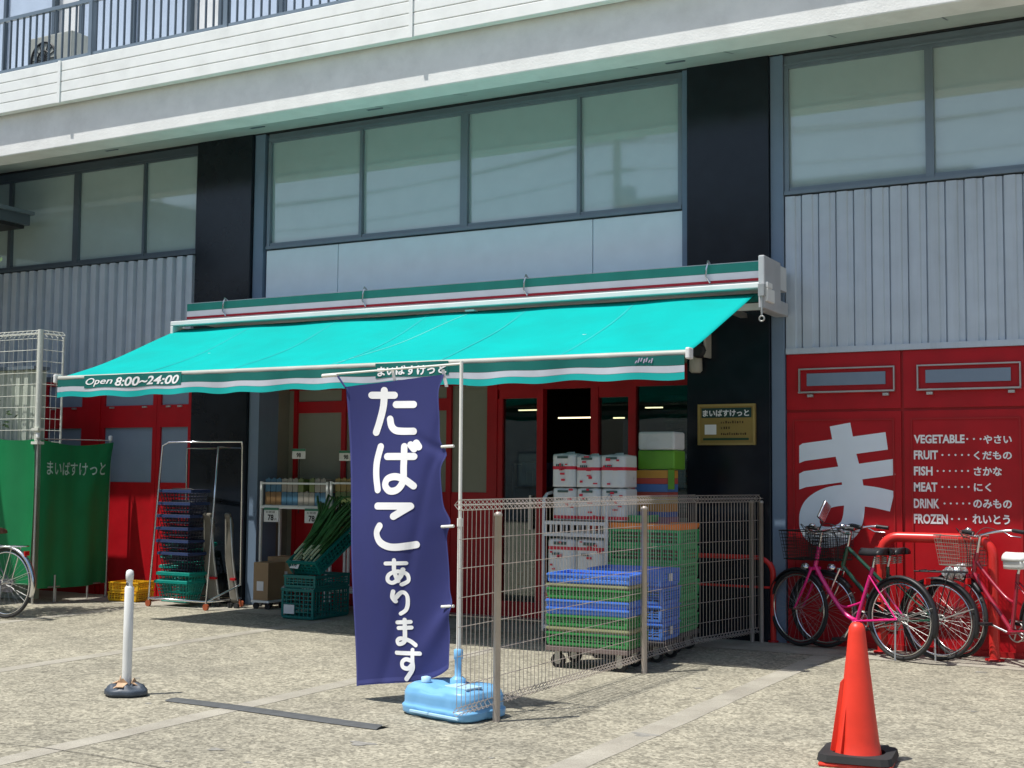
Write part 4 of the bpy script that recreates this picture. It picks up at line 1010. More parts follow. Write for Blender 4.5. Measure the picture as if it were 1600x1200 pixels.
def pack(label, loc, w_, d_, h_, bands, rz=0, group='white paper packs on the roll cart'):
    o = thing('paper_roll_pack', label, 'paper pack', loc, rz, group)
    m = MB()
    n = max(2, int(w_/.11))
    def surf(u, v):
        a = 2*math.pi*u; q = 1/max(abs(math.cos(a)), abs(math.sin(a))); q = min(q, 1.36); x, y = math.cos(a)*q, math.sin(a)*q
        rr = 1-.05*abs(math.cos(x*n*math.pi/2))*(abs(y) > .9)
        z = v*1.16-.08; k = 1-.06*max(0, (z-.93)/.07) if z > .93 else 1
        zc = min(max(z, 0), 1); k2 = 0 if z < -.06 or z > 1.06 else k*(1-max(0, z-1)*14) if z > 1 else k*(1-max(0, -z)*14)
        return (x*w_/2*rr*max(k2, 0), y*d_/2*rr*max(k2, 0), zc*h_+.006*math.sin(a*5)*(zc == 1))
    m.grid(surf, 48, 24); m.build('wrap', PK, o)
    for b in bands:
        def bd(u, v):
            P = surf(u, (b+.08)/1.16); return (P[0]*1.012, P[1]*1.012, b*h_+(v-.5)*.028)
        MB().grid(bd, 48, 1).build('red_band', PKR, o)
    q = MB(); rr_ = random.Random(int(loc[0]*977+loc[2]*311))
    for k in range(7): x_ = rr_.uniform(-w_*.4, w_*.3); z_ = rr_.uniform(.05, .95)*h_; q.box(x_, x_+rr_.uniform(.01, .05), -d_/2-.005, -d_/2-.002, z_, z_+rr_.uniform(.008, .022))
    q.build('red_print', PKR, o)
    q = MB(); q.box(-w_*.25, w_*.2, -d_/2-.004, -d_/2-.001, h_*.86, h_*.93)
    for k in range(4): q.box(-w_*.3+k*.018, -w_*.3+k*.018+.012, -d_/2-.004, -d_/2-.001, h_*.62, h_*.62+.02)
    q.build('print_mark', PKG, o)
    q = MB().add([(-.05, -.03, h_), (.05, -.02, h_), (.04, -.0, h_+.02), (-.03, .01, h_+.018)], [(0,1,2,3)]); q.build('wrap_knot', PK, o)
    return o
for i, lb in enumerate(('white paper pack at the left end of the upper row on the roll cart', 'white paper pack in the middle of the upper row on the roll cart', 'white paper pack at the right end of the upper row on the roll cart')):
    pack(lb, (-5.00+.232*i, -1.08, 1.35), .226, .30, (.29, .275, .28)[i], (.58,))
for i, lb in enumerate(('white paper pack at the left, standing on the slatted shelf of the roll cart', 'white paper pack in the middle, standing on the slatted shelf of the roll cart', 'white paper pack at the right, standing on the slatted shelf of the roll cart')):
    pack(lb, (-4.995+.232*i, -1.08, 1.065), .224, .30, .28, (.1,))
for i, lb in enumerate(('lowest white paper pack left on the roll cart', 'lowest white paper pack right on the roll cart')): pack(lb, (-5.02+.29*i, -1.12, .17), .28, .30, .36, (.72,))
for i, lb in enumerate(('white paper pack left, just below the slatted shelf of the roll cart', 'white paper pack right, just below the slatted shelf of the roll cart')): pack(lb, (-5.00+.28*i, -1.12, .54), .27, .30, .37, (.78,))
# coloured boxes to the right
TB = thing('tissue_box_stack', 'blue, orange and yellow bundle of tissue boxes beside the white packs', 'tissue boxes', (-4.34, -.72, .96))
box('base_bundle', -.16, .16, -.12, .12, 0, .14, mat('tissue_mauve', (.30, .13, .20), .5), TB, .004)
for k, (c, h) in enumerate((((.05, .12, .40), .045), ((.55, .25, .05), .07), ((.50, .35, .08), .06), ((.40, .08, .06), .04), ((.08, .18, .42), .07), ((.52, .08, .06), .05), ((.60, .30, .05), .07))):
    z = .14+sum((.045, .07, .06, .04, .07, .05, .07)[:k]); box('tissue_box', -.155, .155, -.118, .118, z+.001, z+h-.001, mat('tissue_%d' % k, c, .45), TB, .003)
TP = thing('kitchen_roll_pack', 'white and lime green wrapped roll pack topping the colourful boxes', 'paper pack', (-4.30, -.70, 1.51))
m_ = MB()
m_.box(-.17, .17, -.13, .13, .17, .33); m_.build('white_wrap', PK, TP, bevel=.02)
m_ = MB(); m_.box(-.172, .172, -.132, .132, .0, .168); m_.build('green_wrap', mat('lime_green_film', (.13, .34, .03), .35, var=.15), TP, bevel=.015)
o = box('green_flap', .12, .175, -.15, -.134, -.17, .0, MATS['lime_green_film'], TP)
# pallet under the colourful stack
UB = thing('cardboard_case', 'brown cardboard case carrying the colourful tissue boxes', 'box', (-4.34, -.72, 0))
CARD = mat('cardboard', (.33, .22, .12), .85, var=.08, dirt=.1)
box('case_body', -.18, .18, -.14, .14, 0, .955, CARD, UB, .003); box('packing_tape', -.025, .025, -.142, -.1405, 0, .95, mat('brown_tape', (.28, .17, .08), .3), UB)

# ------------------------------------------------------------------ shopping baskets
def basket_mb(w_=.44, d_=.30, h=.22, tap=.05):
    m = MB(); 
    def ring(z, t):
        a, b = w_/2-tap*(1-t), d_/2-tap*(1-t); return [(-a, -b, z), (a, -b, z), (a, b, z), (-a, b, z)]
    for j in range(7):
        t = j/6; r_ = ring(h*t, t); m.tube(r_+[r_[0]], .004 if 0 < j < 6 else .009, 4)
    lo_, hi = ring(0, 0), ring(h, 1)
    for k in range(4):
        n = 9 if k % 2 == 0 else 6
        for i in range(n):
            f = i/n; a = [lo_[k][j]+(lo_[(k+1) % 4][j]-lo_[k][j])*f for j in range(3)]; b = [hi[k][j]+(hi[(k+1) % 4][j]-hi[k][j])*f for j in range(3)]
            m.tube([a, b], .0055, 4, cap=False)
    m.box(-w_/2+tap, w_/2-tap, -d_/2+tap, d_/2-tap, 0, .006)
    return m
NV = mat('navy_basket_plastic', (.010, .014, .035), .35, var=.1); NVR = mat('navy_basket_rim', (.03, .05, .13), .22, var=.1); TLb = mat('teal_basket_plastic', (.0, .24, .19), .4, var=.08); GGb = mat('grey_green_basket', (.07, .11, .09), .5)
protoB = basket_mb()
def basket(label, loc, rz, m, group, mesh={}):
    o = thing('shopping_basket', label, 'basket', loc, rz, group)
    if m.name in mesh: b = bpy.data.objects.new('basket_body', mesh[m.name]); COL.objects.link(b); b.parent = o
    else: b = protoB.build('basket_body', m, o); mesh[m.name] = b.data
    l, w2, h = .22, .15, .22; rm_ = MB()
    for q in ((-l-.012, l+.012, -w2-.012, -w2+.004), (-l-.012, l+.012, w2-.004, w2+.012), (-l-.012, -l+.004, -w2+.004, w2-.004), (l-.004, l+.012, -w2+.004, w2-.004)): rm_.box(q[0], q[1], q[2], q[3], h-.026, h+.004)
    kk = 'rim'+m.name
    if kk in mesh: b = bpy.data.objects.new('rim', mesh[kk]); COL.objects.link(b); b.parent = o
    else: b = rm_.build('rim', NVR if m is NV else m, o, bevel=.003); mesh[kk] = b.data
    hd = MB(); hd.tube([(-.20, -.02, .215), (-.12, -.045, .235), (.12, -.045, .235), (.20, -.02, .215)], .006, 6); hd.build('handle', BLACK, o)
    return o
BY = -.55
bx = (at(250, 850, BY).x+at(322, 850, BY).x)/2
ords = ['lowest', 'second', 'third', 'fourth', 'fifth', 'topmost']
for i in range(6):
    z = .37+.135*i; basket('%s navy shopping basket%s in the tubular trolley' % (ords[i], ' from the bottom' if 0 < i < 5 else ''), (bx+random.uniform(-.01, .01), BY+random.uniform(-.01, .01), z-.115+.11), R(random.uniform(-3, 3)), NV, 'baskets stacked in the tubular trolley')
for i, (dx, z) in enumerate(((-.02, .06), (.01, .15))): basket('%s teal shopping basket at the foot of the tubular trolley' % ('lower', 'upper')[i], (bx+dx, BY, z), R(2), TLb, 'baskets stacked in the tubular trolley')
for i, (dx, z) in enumerate(((-.22, .20), (-.20, .31), (-.13, .45))): basket('teal shopping basket %s of three leaning out left of the navy ones' % ('lowest', 'middle', 'highest')[i], (bx+dx, BY+.28, z), R(8-5*i), TLb, 'teal baskets behind the tubular trolley')
TR = thing('tubular_trolley', 'chrome trolley of two bent hoops holding stacked baskets by the dark column', 'trolley')
def hoop(xa, xb, ya, yb, zt, lean):
    pts = [(xa, ya, .05), (xa+lean*.9, (ya), zt-.08), (xa+lean, ya, zt-.02), (xa+lean+.06, ya, zt), (xb-lean-.06, yb, zt), (xb-lean, yb, zt-.02), (xb-lean*.9, yb, zt-.08), (xb, yb, .05)]
    return [tuple(p) for p in smooth3(pts, 4)]
xa, xb = at(232, 930, BY-.2).x, at(322, 930, BY-.2).x
zt = at(300, 690, BY-.2).z
m_ = MB()
m_.tube([(xa, BY-.2, .06), (at(246, 800, BY-.2).x, BY-.2, 1.2), (at(256, 700, BY-.1).x, BY-.12, zt-.04), (at(264, 690, BY-.1).x, BY-.1, zt), (at(368, 690, BY-.1).x, BY+.0, zt), (at(374, 700, BY).x, BY+.05, zt-.05), (at(374, 900, BY+.1).x, BY+.12, .25)], .011, 8)
m_.build('front_hoop', CHROME, TR)
m_ = MB(); m_.tube([(xb, BY-.2, .05), (at(332, 800, BY-.2).x, BY-.18, 1.15), (at(341, 705, BY-.1).x, BY-.1, zt-.06), (at(341, 703, BY-.1).x, BY+.25, zt-.06), (at(290, 705, BY+.25).x, BY+.28, zt-.06), (at(290, 706, BY+.25).x, BY+.28, .3)], .011, 8)
m_.build('rear_hoop', CHROME, TR)
m_ = MB(); m_.tube([(xa, BY-.2, .09), (xb, BY-.2, .09), (xb+.05, BY+.3, .09), (xa+.1, BY+.3, .09), (xa, BY-.2, .09)], .012, 6); m_.tube([(xa+.1, BY+.3, .09), (at(290, 706, BY+.25).x, BY+.28, .5)], .01, 6); m_.tube([(at(372, 900, BY+.1).x, BY+.12, .25), (xb, BY-.2, .09)], .01, 6)
m_.build('base_frame', CHROME, TR)
for x, y in ((xa, BY-.2), (xb, BY-.2), (xb+.05, BY+.3), (xa+.1, BY+.3)): MB().tube([(x, y-.012, .036), (x, y+.012, .036)], .036, 14).build('caster_wheel', mat('orange_caster', (.35, .08, .03), .5), TR)
# folded trolleys
for i, (pa, pb) in enumerate(((322, 346), (358, 374))):
    Yf = -.42
    o = thing('folded_trolley', ('wider folded beige-grey trolley leaning in the shade right of the baskets', 'narrower folded beige-grey trolley nearest the dark column base')[i], 'trolley', (0, 0, 0), 0, 'folded trolleys by the dark column')
    a, b = at(pa, 860, Yf), at(pb, 860, Yf); xm = (a.x+b.x)/2; hw = (b.x-a.x)/2*.62; ztp = at(pa, 802, Yf).z
    fm = mat('beige_grey_trolley', (.17, .155, .125), .45, var=.15, dirt=.3)
    def sh(u, v):
        z = .06+(ztp-.06)*v; bow = -.05*math.sin(math.pi*v)-.03*v; return (xm+hw*(2*u-1)*(1-.25*(v > .92))+bow, Yf+.03*math.cos(math.pi*v)-.12*max(0, v-.88)/.12*.5, z)
    MB().grid(sh, 6, 24).build('curved_panel', fm, o, solid=.03)
    m_ = MB(); m_.tube([sh(0, .02), sh(0, .5), sh(0, .95), sh(1, .95), sh(1, .5), sh(1, .02)], .013, 8); m_.build('tube_edge', STEEL, o)
    box('red_clip', xm-hw*.6, xm+hw*.9, Yf-.03, Yf-.0, .30, .325, RED, o)
    for s in (-1, 1): MB().tube([(xm+s*hw, Yf-.01, .03), (xm+s*hw, Yf+.02, .03)], .03, 12).build('caster_wheel', RUBBER, o)
# yellow crates
for i in range(2):
    x = (at(176, 915, -.45).x+at(228, 915, -.45).x)/2
    crate(('lower yellow crate on the ground before the red wall', 'upper yellow crate before the red wall')[i], (x+.01*i, -.42, .006+.11*i), R(4+3*i), CY, (.40, .30, .108, .02, 9, 7, 3), 'yellow crates by the red wall')

# baskets stacked inside the shop
for i in range(9):
    basket('grey-green shopping basket in the tall pile inside the right-hand door, %s' % ['at the bottom', 'second from bottom', 'third from bottom', 'fourth from bottom', 'fifth from bottom', 'fourth from top', 'third from top', 'second from top', 'on top'][i], (-4.72, .98, 1.10+.115*i), R(90+random.uniform(-3, 3)), GGb, 'baskets piled inside the shop door')
bt = thing('basket_table', 'low stand carrying the basket pile inside the shop door', 'stand', (-4.72, .98, 0))
box('top', -.2, .2, -.25, .25, 1.05, 1.095, DARK, bt)
for sx in (-1, 1):
    for sy in (-1, 1): box('leg', sx*.17-.02, sx*.17+.02, sy*.2-.02, sy*.2+.02, 0.006, 1.05, DARK, bt)

# ------------------------------------------------------------------ drink racks, boxes, leeks
RY = -.12
DR = [mat('drink_%d' % i, c, .35, var=.1) for i, c in enumerate(((.24, .14, .06), (.06, .16, .25), (.30, .28, .24), (.14, .18, .06), (.28, .2, .06)))]
def rack(pa, pb, label, cols, cards):
    xa, xb = at(pa, 800, RY).x, at(pb, 800, RY).x; o = thing('drink_rack', label, 'rack', (0, 0, 0), 0, 'white drink racks in front of the entrance windows')
    zt_, zs = at(pa, 752, RY).z, at(pa, 789, RY).z
    m = MB()
    for x in (xa, xb):
        for y in (RY, RY+.33): m.box(x-.012, x+.012, y-.012, y+.012, .10, zt_)
    for z in (.22, zs-.02): m.box(xa+.012, xb-.012, RY-.011, RY+.011, z-.015, z+.012); m.box(xa+.012, xb-.012, RY+.32, RY+.34, z-.015, z+.012)
    for y in (RY, RY+.33): m.box(xa+.012, xb-.012, y-.008, y+.008, zt_-.03, zt_-.01)
    m.build('frame', WHITEP, o)
    for z in (.235, zs-.006): box('shelf', xa+.013, xb-.013, RY+.012, RY+.318, z, z+.008, WHITEP, o)
    n = int((xb-xa-.04)/.075); h = (zt_-zs)*.55
    for layer in range(2):
        for i in range(n):
            x = xa+.03+i*.075; c = DR[cols[(i*len(cols))//n]] if layer == 0 else DR[(cols[(i*len(cols))//n]+1) % 5]
            if layer and random.random() < .2: continue
            zz = zs+.004+layer*(h+.002)
            k = MB(); k.box(x, x+.068, RY+.03, RY+.28, zz, zz+h-.004); k.box(x+.02, x+.048, RY+.04, RY+.06, zz+h-.004, zz+h+.008); k.build('drink_carton', c, o)
    for px in cards:
        q = at(px, 800, RY-.02); d = MB().box(q.x-.10, q.x+.10, RY-.022, RY-.018, zs-.18, zs-.025).build('price_card', LAB, o)
        box('card_header', q.x-.099, q.x+.099, RY-.0245, RY-.0225, zs-.052, zs-.027, mat('card_green', (.05, .2, .12), .6), d)
        t_ = MB(); wall_text(t_, '78', q.x-.045, q.x+.035, zs-.165, zs-.10, RY-.0245, .03); wall_text(t_, '円', q.x+.05, q.x+.075, zs-.165, zs-.14, RY-.0245, .0); wall_text(t_, 'お買得', q.x-.07, q.x+.05, zs-.085, zs-.062, RY-.0245, .0); t_.build('price_figures', BLACK, d)
    for x in (xa, xb): MB().tube([(x, RY-.01, .04), (x, RY+.02, .04)], .04, 12).build('caster_wheel', RUBBER, o)
    return o, xa, xb, zt_
r1 = rack(408, 511, 'white drink rack stocked with cartons, standing beside the beige return wall', (0, 1, 2, 1), (424, 488))
r2 = rack(517, 606, 'white drink rack half hidden by the navy banner', (3, 3, 0, 4), (540, 590))
for px, py, nm in ((467, 709, 'white price card on a thin post above the first drink rack'), (541, 712, 'white price card on a thin post showing just left of the banner')):
    o = thing('price_card_stand', nm, 'price card', (0, 0, 0), 0, 'price cards on posts'); q = at(px, py, RY+.1)
    zb_ = r1[3]
    box('card', q.x-.09, q.x+.09, RY+.098, RY+.102, q.z-.055, q.z+.055, LAB, o); t_ = MB(); wall_text(t_, '98', q.x-.03, q.x+.03, q.z-.04, q.z+.01, RY+.0965, .03); t_.build('price_figures', BLACK, o)
    box('card_header', q.x-.09, q.x+.09, RY+.0955, RY+.0975, q.z+.028, q.z+.054, MATS['card_green'], o)
    MB().tube([(q.x, RY+.11, 1.02), (q.x, RY+.11, q.z)], .006, 6).build('post', BLACK, o)
for i, (pa, pb, y0_, h_, lb) in enumerate(((396, 419, -.36, .40, 'brown cardboard box with a white label left of the drink rack'), (425, 470, .0, .30, 'low brown cardboard box under the first drink rack'))):
    xa, xb = at(pa, 900, y0_).x, at(pb, 900, y0_).x
    if i == 1: y0_ = -.08
    zb_ = .10 if i == 0 else .245
    o = thing('cardboard_box', lb, 'box', ((xa+xb)/2, y0_, zb_), 0, None); w2 = (xb-xa)/2
    box('carton', -w2, w2, 0, .28, 0, h_, CARD, o, .004); box('white_label', -w2*.5, w2*.4, -.003, -.001, h_*.25, h_*.5, LAB, o)
    if i == 0:
        d = thing('box_dolly', 'small white dolly under the labelled cardboard box', 'dolly', ((xa+xb)/2, y0_, 0)); box('deck', -w2-.02, w2+.02, -.01, .3, .075, .098, WHITEP, d)
        for sx in (-1, 1):
            for sy in (.03, .26): MB().tube([(sx*w2*.8, sy-.01, .036), (sx*w2*.8, sy+.01, .036)], .036, 12).build('caster_wheel', RUBBER, d)
# teal crates with leeks
LC = crate('teal slatted crate with a white tag standing on the ground under the leeks', (-8.10, -.62, .006), R(90), CT, (.60, .40, .30, .03, 12, 7, 6), 'teal crates of the leek display')
box('paper_tag', -.31, -.305, .03, .16, .05, .14, LAB, LC)
LC2 = crate('shallow teal crate between the lower teal crate and the tilted one', (-8.09, -.61, .308), R(90), CT, (.58, .39, .13, .03, 12, 7, 3), 'teal crates of the leek display')
tc_ = crate('tilted teal crate propped up and filled with green leeks', (-8.05, -.48, .64), 0, CT, (.40, .68, .16, .03, 8, 12, 3), 'teal crates of the leek display')
tc_.rotation_euler = (R(33), 0, R(-6)); tc_.location = (-8.05, -.52, .62)
lk_w = mat('leek_white', (.42, .48, .30), .5, var=.1); lk_g = mat('leek_green', (.035, .12, .03), .45, var=.3, scale=14)
ML = Matrix.Translation((-8.05, -.52, .62)) @ Matrix.Rotation(R(-6), 4, 'Z') @ Matrix.Rotation(R(33), 4, 'X')
for i in range(12):
    x = -.155+.31*((i*5) % 12)/11+random.uniform(-.01, .01); zz = .06+.055*(i % 4)+random.uniform(0, .02)
    o = thing('leek', 'leek with white root end and long green leaves in the tilted teal crate', 'leek', (0, 0, 0), 0, 'leeks bundled in the tilted teal crate'); o.matrix_world = ML
    MB().tube([(x, -.31, zz), (x+.005, -.22, zz+.01), (x+.01, -.15, zz+.015)], [.010, .011, .012], 8).build('shank', lk_w, o)
    m = MB()
    for k in range(5):
        a = (k-2)*.10+random.uniform(-.05, .05); L_ = random.uniform(.42, .62); up_ = random.uniform(.03, .16)
        pts = [Vector((x+.01, -.17, zz+.015)), Vector((x+a*.1, .02, zz+.03)), Vector((x+a*.3, .06+L_*.4, zz+.03+up_*.5)), Vector((x+a*.8+random.uniform(-.02, .02), .06+L_*.75, zz+.03+up_)), Vector((x+a*1.3+random.uniform(-.05, .05), .04+L_*random.uniform(.85, 1.0), zz+.03+up_*random.uniform(.0, 1.0)-random.uniform(0, .07)))]
        m.tube(pts, [.012, .016, .016, .011, .002], 5)
    m.build('leaves', lk_g, o)
pc_ = thing('price_tag', 'white price tag clipped to the front of the tilted leek crate', 'price tag', (-8.20, -.86, .50), R(-20))
m_ = MB(); m_.box(-.075, .075, -.003, .003, 0, .085, Matrix.Rotation(R(-25), 4, 'X')); m_.build('card', LAB, pc_); m_ = MB(); m_.box(-.008, .008, -.0, .008, -.07, .0); m_.build('clip', BLACK, pc_)
t_ = MB(); wall_text(t_, '198', -.04, .04, .02, .06, -.0, .02); o = t_.build('price_figures', BLACK, pc_); o.rotation_euler.x = R(-25); o.location = (0, -.0045, 0)

# ------------------------------------------------------------------ green screen and mesh enclosure
GC = mat('green_tarpaulin', (.003, .19, .06), .55, var=.06, bump=.1, bscale=12)
CX, CY_ = -11.45, -1.28
SC = thing('tarpaulin_screen', 'green tarpaulin screen with faint white kana tied to thin poles at the left', 'screen')
def tarpR(u, v):
    y = CY_+.03+1.02*u; z = 1.80-1.63*v
    s = .05*math.sin(math.pi*u)*(1-v)**6
    f = .018*math.sin(u*9+v*2)+.012*math.sin(u*21)*(.3+.7*v)+.02*math.exp(-(((1-u)-v*.9)/.10)**2)*math.exp(-v*3)*2
    return (CX+.015+f, y, z-s-.02*math.sin(math.pi*u)*v**4)
def tarpL(u, v):
    x = CX-.03-2.2*u; z = 1.81-1.60*v; f = .02*math.sin(u*24)+.015*math.sin(u*9+v*4)
    return (x, CY_-.02+f, z-.015*abs(math.sin(u*12))*(1-v)**8)
cR = MB().grid(tarpR, 40, 40).build('side_sheet', GC, SC); MB().grid(tarpL, 60, 30).build('front_sheet', GC, SC)
vs, fs = text_geo('まいばすけっと', .012)
t_ = MB(); t_.add([(lambda p: (p[0]+.006, p[1], p[2]))(tarpR(.07+.83*u, (.235-.10*v-.0*u))) for u, v, d in vs], fs); t_.build('faded_lettering', mat('faded_lettering', (.42, .60, .52), .6, var=.3, scale=20), cR)
m_ = MB(); m_.tube([(CX, CY_, .0), (CX, CY_, 1.84)], .014, 8); m_.tube([(CX, -.22, .0), (CX, -.22, 1.86)], .014, 8); m_.tube([(CX, CY_+.3, .0), (CX, CY_+.3, .3)], .012, 8); m_.tube([(CX, -.5, 0), (CX, -.5, .3)], .012, 8)
m_.tube([(CX, CY_, 1.81), (CX, -.22, 1.82)], .006, 6); m_.tube([(CX, CY_, .17), (CX, -.22, .17)], .008, 6)
m_.build('pole', STEEL, SC)
for y in (CY_, -.22): MB().lathe([(.022, 0), (.024, .05), (.012, .06)], 12).build('pole_cap', WHITEP, SC, loc=(CX, y, 1.82))
ME = thing('mesh_enclosure', 'tall white wire mesh enclosure rising above the green tarpaulin', 'enclosure')
CM = mat('cream_mesh_wire', (.66, .68, .60), .45, var=.08); mX = -11.49
ZT = at(58, 516, -1.26).z
m_ = MB(); 
def wv(x, y, ox=0, oy=0): m_.tube([(x, y, 1.2), (x, y, ZT-.07), (x+ox, y+oy, ZT-.035), (x, y, ZT), (x-ox, y-oy, ZT-.035), (x, y, ZT-.07)], .0028, 4, cap=False)
x = mX
while x > -13.6: wv(x, -1.24, 0, .035); x -= .075
y = -1.24
while y < -.90: wv(mX, y, .035, 0); y += .075
z = 1.27
while z < ZT: m_.tube([(mX, -1.24, z), (-13.6, -1.24, z)], .0032, 4); m_.tube([(mX, -1.24, z), (mX, -.94, z)], .0032, 4); z += .128
for dz, oo in ((0, 0), (-.035, .035), (-.035, -.035)): m_.tube([(mX, -1.24+oo, ZT+dz), (-13.6, -1.24+oo, ZT+dz)], .004, 4); m_.tube([(mX+oo, -1.24, ZT+dz), (mX+oo, -.94, ZT+dz)], .004, 4)
m_.build('wire_mesh', CM, ME)
MB().tube([(mX+.018, -1.272, 1.79), (mX+.018, -1.272, ZT+.005)], .032, 16).build('post', mat('cream_post', (.70, .72, .64), .4, var=.05), ME)
MB().tube([(mX, -.93, .0), (mX, -.93, ZT-.05)], .012, 10).build('post', MATS['cream_post'], ME)
for z in (1.75, 1.9): box('post_clamp', mX-.03, mX+.07, -1.315, -1.22, z, z+.03, MATS['cream_post'], ME)
LK = thing('storage_locker', 'pale ribbed storage locker standing inside the wire mesh enclosure', 'locker', (-12.9, -.95, 0))
m_ = MB(); pts = []; x = 0
while x < .85: pts += [(x, 0), (x+.06, 0), (x+.075, .03), (x+.12, .03)]; x += .135
n = len(pts); m_.add([(a, b, .05) for a, b in pts]+[(a, b, 2.62) for a, b in pts], [(i, i+1, n+i+1, n+i) for i in range(n-1)])
m_.build('ribbed_front', mat('locker_pale', (.50, .55, .46), .5, var=.06, streak=.2), LK); box('carcass', 0, .97, .035, .18, .0, 2.62, MATS['locker_pale'], LK); box('lid', -.03, 1.0, -.03, .2, 2.622, 2.66, ALU, LK)

# ------------------------------------------------------------------ shelter roof and small tree at the left edge
d = fw+(48-800)/F*rt-(333-600)/F*up; RX = -12.95; P = CAM+d*((RX-CAM.x)/d.x)
SH = thing('shelter_roof', 'grey flat shelter roof jutting in at the left edge under the far left windows', 'roof')
yb = P.y; zt_ = P.z
m_ = MB(); m_.box(RX-2.2, RX, yb-3.2, yb, zt_-.16, zt_); m_.build('roof_slab', ALU_D, SH, bevel=.01)
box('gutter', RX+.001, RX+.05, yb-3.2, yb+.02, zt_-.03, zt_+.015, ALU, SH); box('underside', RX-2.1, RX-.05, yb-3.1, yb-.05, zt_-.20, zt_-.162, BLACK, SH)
for y in (yb-.2, yb-3.0): box('post', RX-2.15, RX-2.07, y-.04, y+.04, 0, zt_-.2, ALU_D, SH)
TRM = mat('bark', (.10, .075, .05), .9, var=.2); LF = mat('tree_leaf', (.055, .12, .025), .55, var=.35, scale=1.2)
def tree(label, x, y, z0, h, r, nleaf, ls, seed, group=None):
    rnd = random.Random(seed); o = thing('tree', label, 'tree', (x, y, z0), 0, group); m = MB()
    m.tube([(0,0,0), (.04*r, .02*r, h*.3), (-.03*r, 0, h*.6), (0, 0, h*.9)], [.09*r, .07*r, .045*r, .012], 10)
    tips = []
    for k in range(12):
        a = k*2.4; zz = h*(.3+.055*k); ln = r*rnd.uniform(.55, .95)*(1-.35*k/12); e = Vector((ln*math.cos(a), ln*math.sin(a), zz+ln*.45)); m.tube([(0,0,zz), tuple(Vector((0,0,zz)).lerp(e, .5)+Vector((0,0,.06*r))), tuple(e)], [.03*r, .02*r, .006], 6); tips += [e, Vector((0,0,zz)).lerp(e, .65)]
    m.build('trunk', TRM, o); f = MB()
    for i in range(nleaf):
        c = rnd.choice(tips)+Vector((rnd.gauss(0, .2), rnd.gauss(0, .2), rnd.gauss(0, .17)))*r
        d1 = Vector((rnd.gauss(0,1), rnd.gauss(0,1), rnd.gauss(0,.6))).normalized()*ls; d2 = d1.orthogonal().normalized()*ls*.45
        f.add([c-d1, c+d2, c+d1, c-d2], [(0,1,2,3)])
    f.build('crown', LF, o); return o
P = at(-14, 400, -2.6)
tree('leafy shrub tree whose leaves just enter at the left edge below the shelter roof', P.x-.80, -2.6, 0, P.z+.35, .62, 2600, .04, 3)

# ------------------------------------------------------------------ across the street, seen mirrored in the windows
def house(label, x, y, w_, d_, he, hr, col, roofc):
    o = thing('house', label, 'house', (x, y, 0), 0, 'houses across the street'); wm = mat('house_wall_%d' % int(abs(x*7)), col, .85, var=.05, dirt=.15); rm = mat('house_roof_%d' % int(abs(x*7)), roofc, .7, var=.1)
    box('wall', -w_/2, w_/2, -d_/2, d_/2, 0, he, wm, o)
    if hr: m = MB(); e = .4; m.add([(-w_/2-e, d_/2+e, he), (w_/2+e, d_/2+e, he), (w_/2+e, -d_/2-e, he), (-w_/2-e, -d_/2-e, he), (-w_/2*.35, 0, he+hr), (w_/2*.35, 0, he+hr)], [(0,1,5,4), (2,3,4,5), (1,2,5), (3,0,4), (3,2,1,0)]); m.build('roof', rm, o)
    else: box('roof', -w_/2-.1, w_/2+.1, -d_/2-.1, d_/2+.1, he+.002, he+.35, rm, o)
    for zz in (1.1, 4.1, 7.0):
        if zz+1.2 > he: break
        n = max(1, int(w_/3))
        for k in range(n):
            xx = -w_/2+w_*(k+.5)/n; q = box('window', xx-.7, xx+.7, d_/2+.002, d_/2+.05, zz, zz+1.2, ALU_D, o); box('pane', xx-.64, xx+.64, d_/2+.051, d_/2+.06, zz+.06, zz+1.14, WGLASS, q)
house('tan hip-roofed house across the street, mirrored in the far left windows', -36, -33, 10, 9, 7.4, 3.2, (.45, .38, .28), (.10, .10, .11))
house('grey hip-roofed house across the street, mirrored low in the central window', -23.5, -31, 9.5, 9, 6.4, 2.6, (.40, .40, .38), (.13, .07, .05))
house('flat-roofed pale block across the street, mirrored in the right of the central window', -11.5, -31, 11, 9, 9.3, 0, (.50, .47, .42), (.2, .2, .2))
house('low brown house across the street, mirrored under the tree in the right window', 1.5, -31, 10, 9, 5.6, 2.2, (.30, .22, .16), (.08, .08, .09))
house('cream hip-roofed house across the street, beyond the right edge of the reflections', 14, -31, 10, 9, 6.2, 2.6, (.48, .44, .34), (.10, .09, .08))
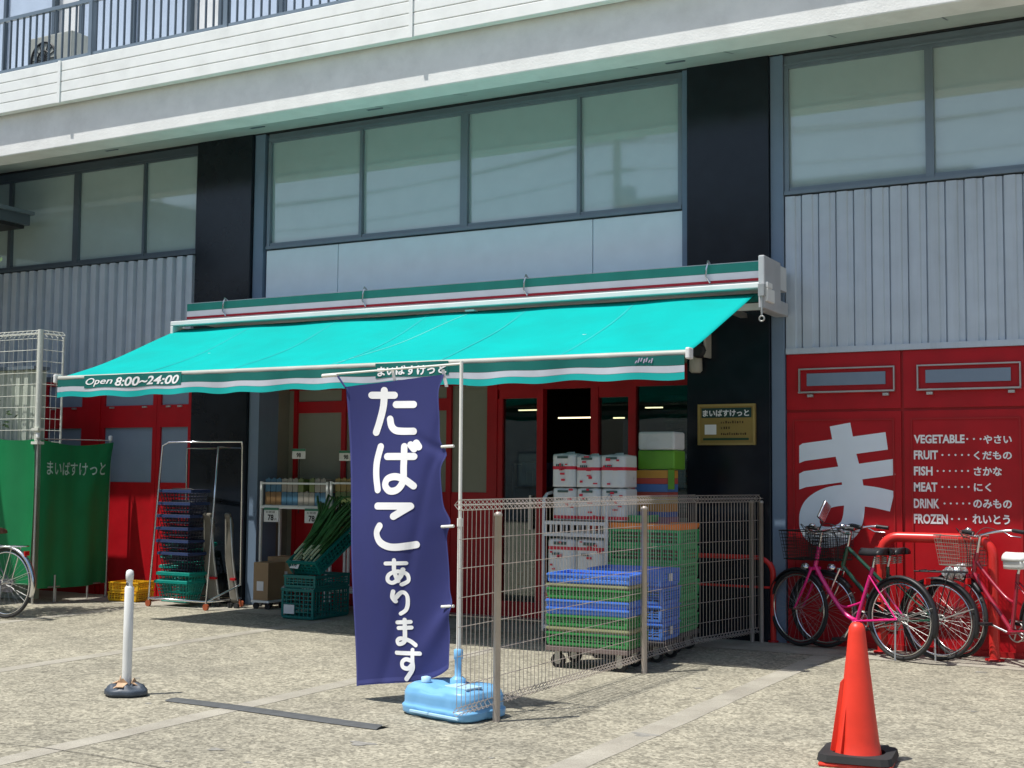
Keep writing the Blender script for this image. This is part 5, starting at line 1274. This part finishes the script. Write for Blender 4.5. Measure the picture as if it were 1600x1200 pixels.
NB = thing('added_shade_block', 'dark grey unseen block added beyond the left edge to shade the far cladding', 'building', (-19.6, -4, 0))  # unseen block, added to keep sky light off the left cladding
box('wall', -1.5, 1.5, -4.5, 4.2, 0, 6.3, mat('shade_block_wall', (.07, .075, .08), .8), NB); box('roof', -1.6, 1.6, -4.6, 4.3, 6.302, 6.5, ALU_D, NB)
for k in range(3): q = box('window', 1.502, 1.55, -3+2.4*k, -1.6+2.4*k, 4.0, 5.3, ALU, NB); box('pane', 1.551, 1.56, -2.9+2.4*k, -1.7+2.4*k, 4.1, 5.2, WGLASS, q)
tree('tall dark garden tree across the street, mirrored in the right-hand window', 2.4, -24.5, 0, 11.2, 2.6, 5200, .16, 9)
def upole(label, x, y, h):
    o = thing('utility_pole', label, 'utility pole', (x, y, 0), 0, 'utility poles across the street'); cm = mat('pole_concrete', (.35, .34, .32), .8)
    MB().tube([(0,0,0), (0,0,h)], [.17, .11], 14).build('pole', cm, o); box('crossarm', -.9, .9, -.05, .05, h-.9, h-.8, STEEL, o); box('crossarm', -.6, .6, -.04, .04, h-1.8, h-1.72, STEEL, o)
    MB().lathe([(.2, 0), (.24, .05), (.24, .6), (.15, .66)], 14).build('transformer', STEEL, o, loc=(.35, 0, h-2.9)); return o
ups = [(-34, -23.5, 11.2), (-15.5, -23.2, 11.6), (1.5, -23, 11.4), (18, -23, 11.3)]
for (x, y, h), lb in zip(ups, ('far left utility pole across the street', 'utility pole across the street mirrored in the central window', 'utility pole beside the tall tree across the street', 'far right utility pole across the street')): upole(lb, x, y, h)
k = 0
for (xa, ya, ha), (xb, yb_, hb_) in zip(ups, ups[1:]):
    for dx, dz in ((-.8, -.78), (.0, -.78), (.8, -.78), (.2, -1.7), (0, -2.6)):
        pts = [(xa+(xb-xa)*i/14+dx, ya+(yb_-ya)*i/14+dx*.2, ha+dz+(hb_-ha)*i/14-.5*math.sin(math.pi*i/14)) for i in range(15)]
        tag(MB().tube(pts, .017, 5).build('power_line', BLACK), 'black overhead power line strung between the street poles, faintly mirrored in the upper windows', 'power line', 'power lines across the street')
# thin dropping line towards the shop
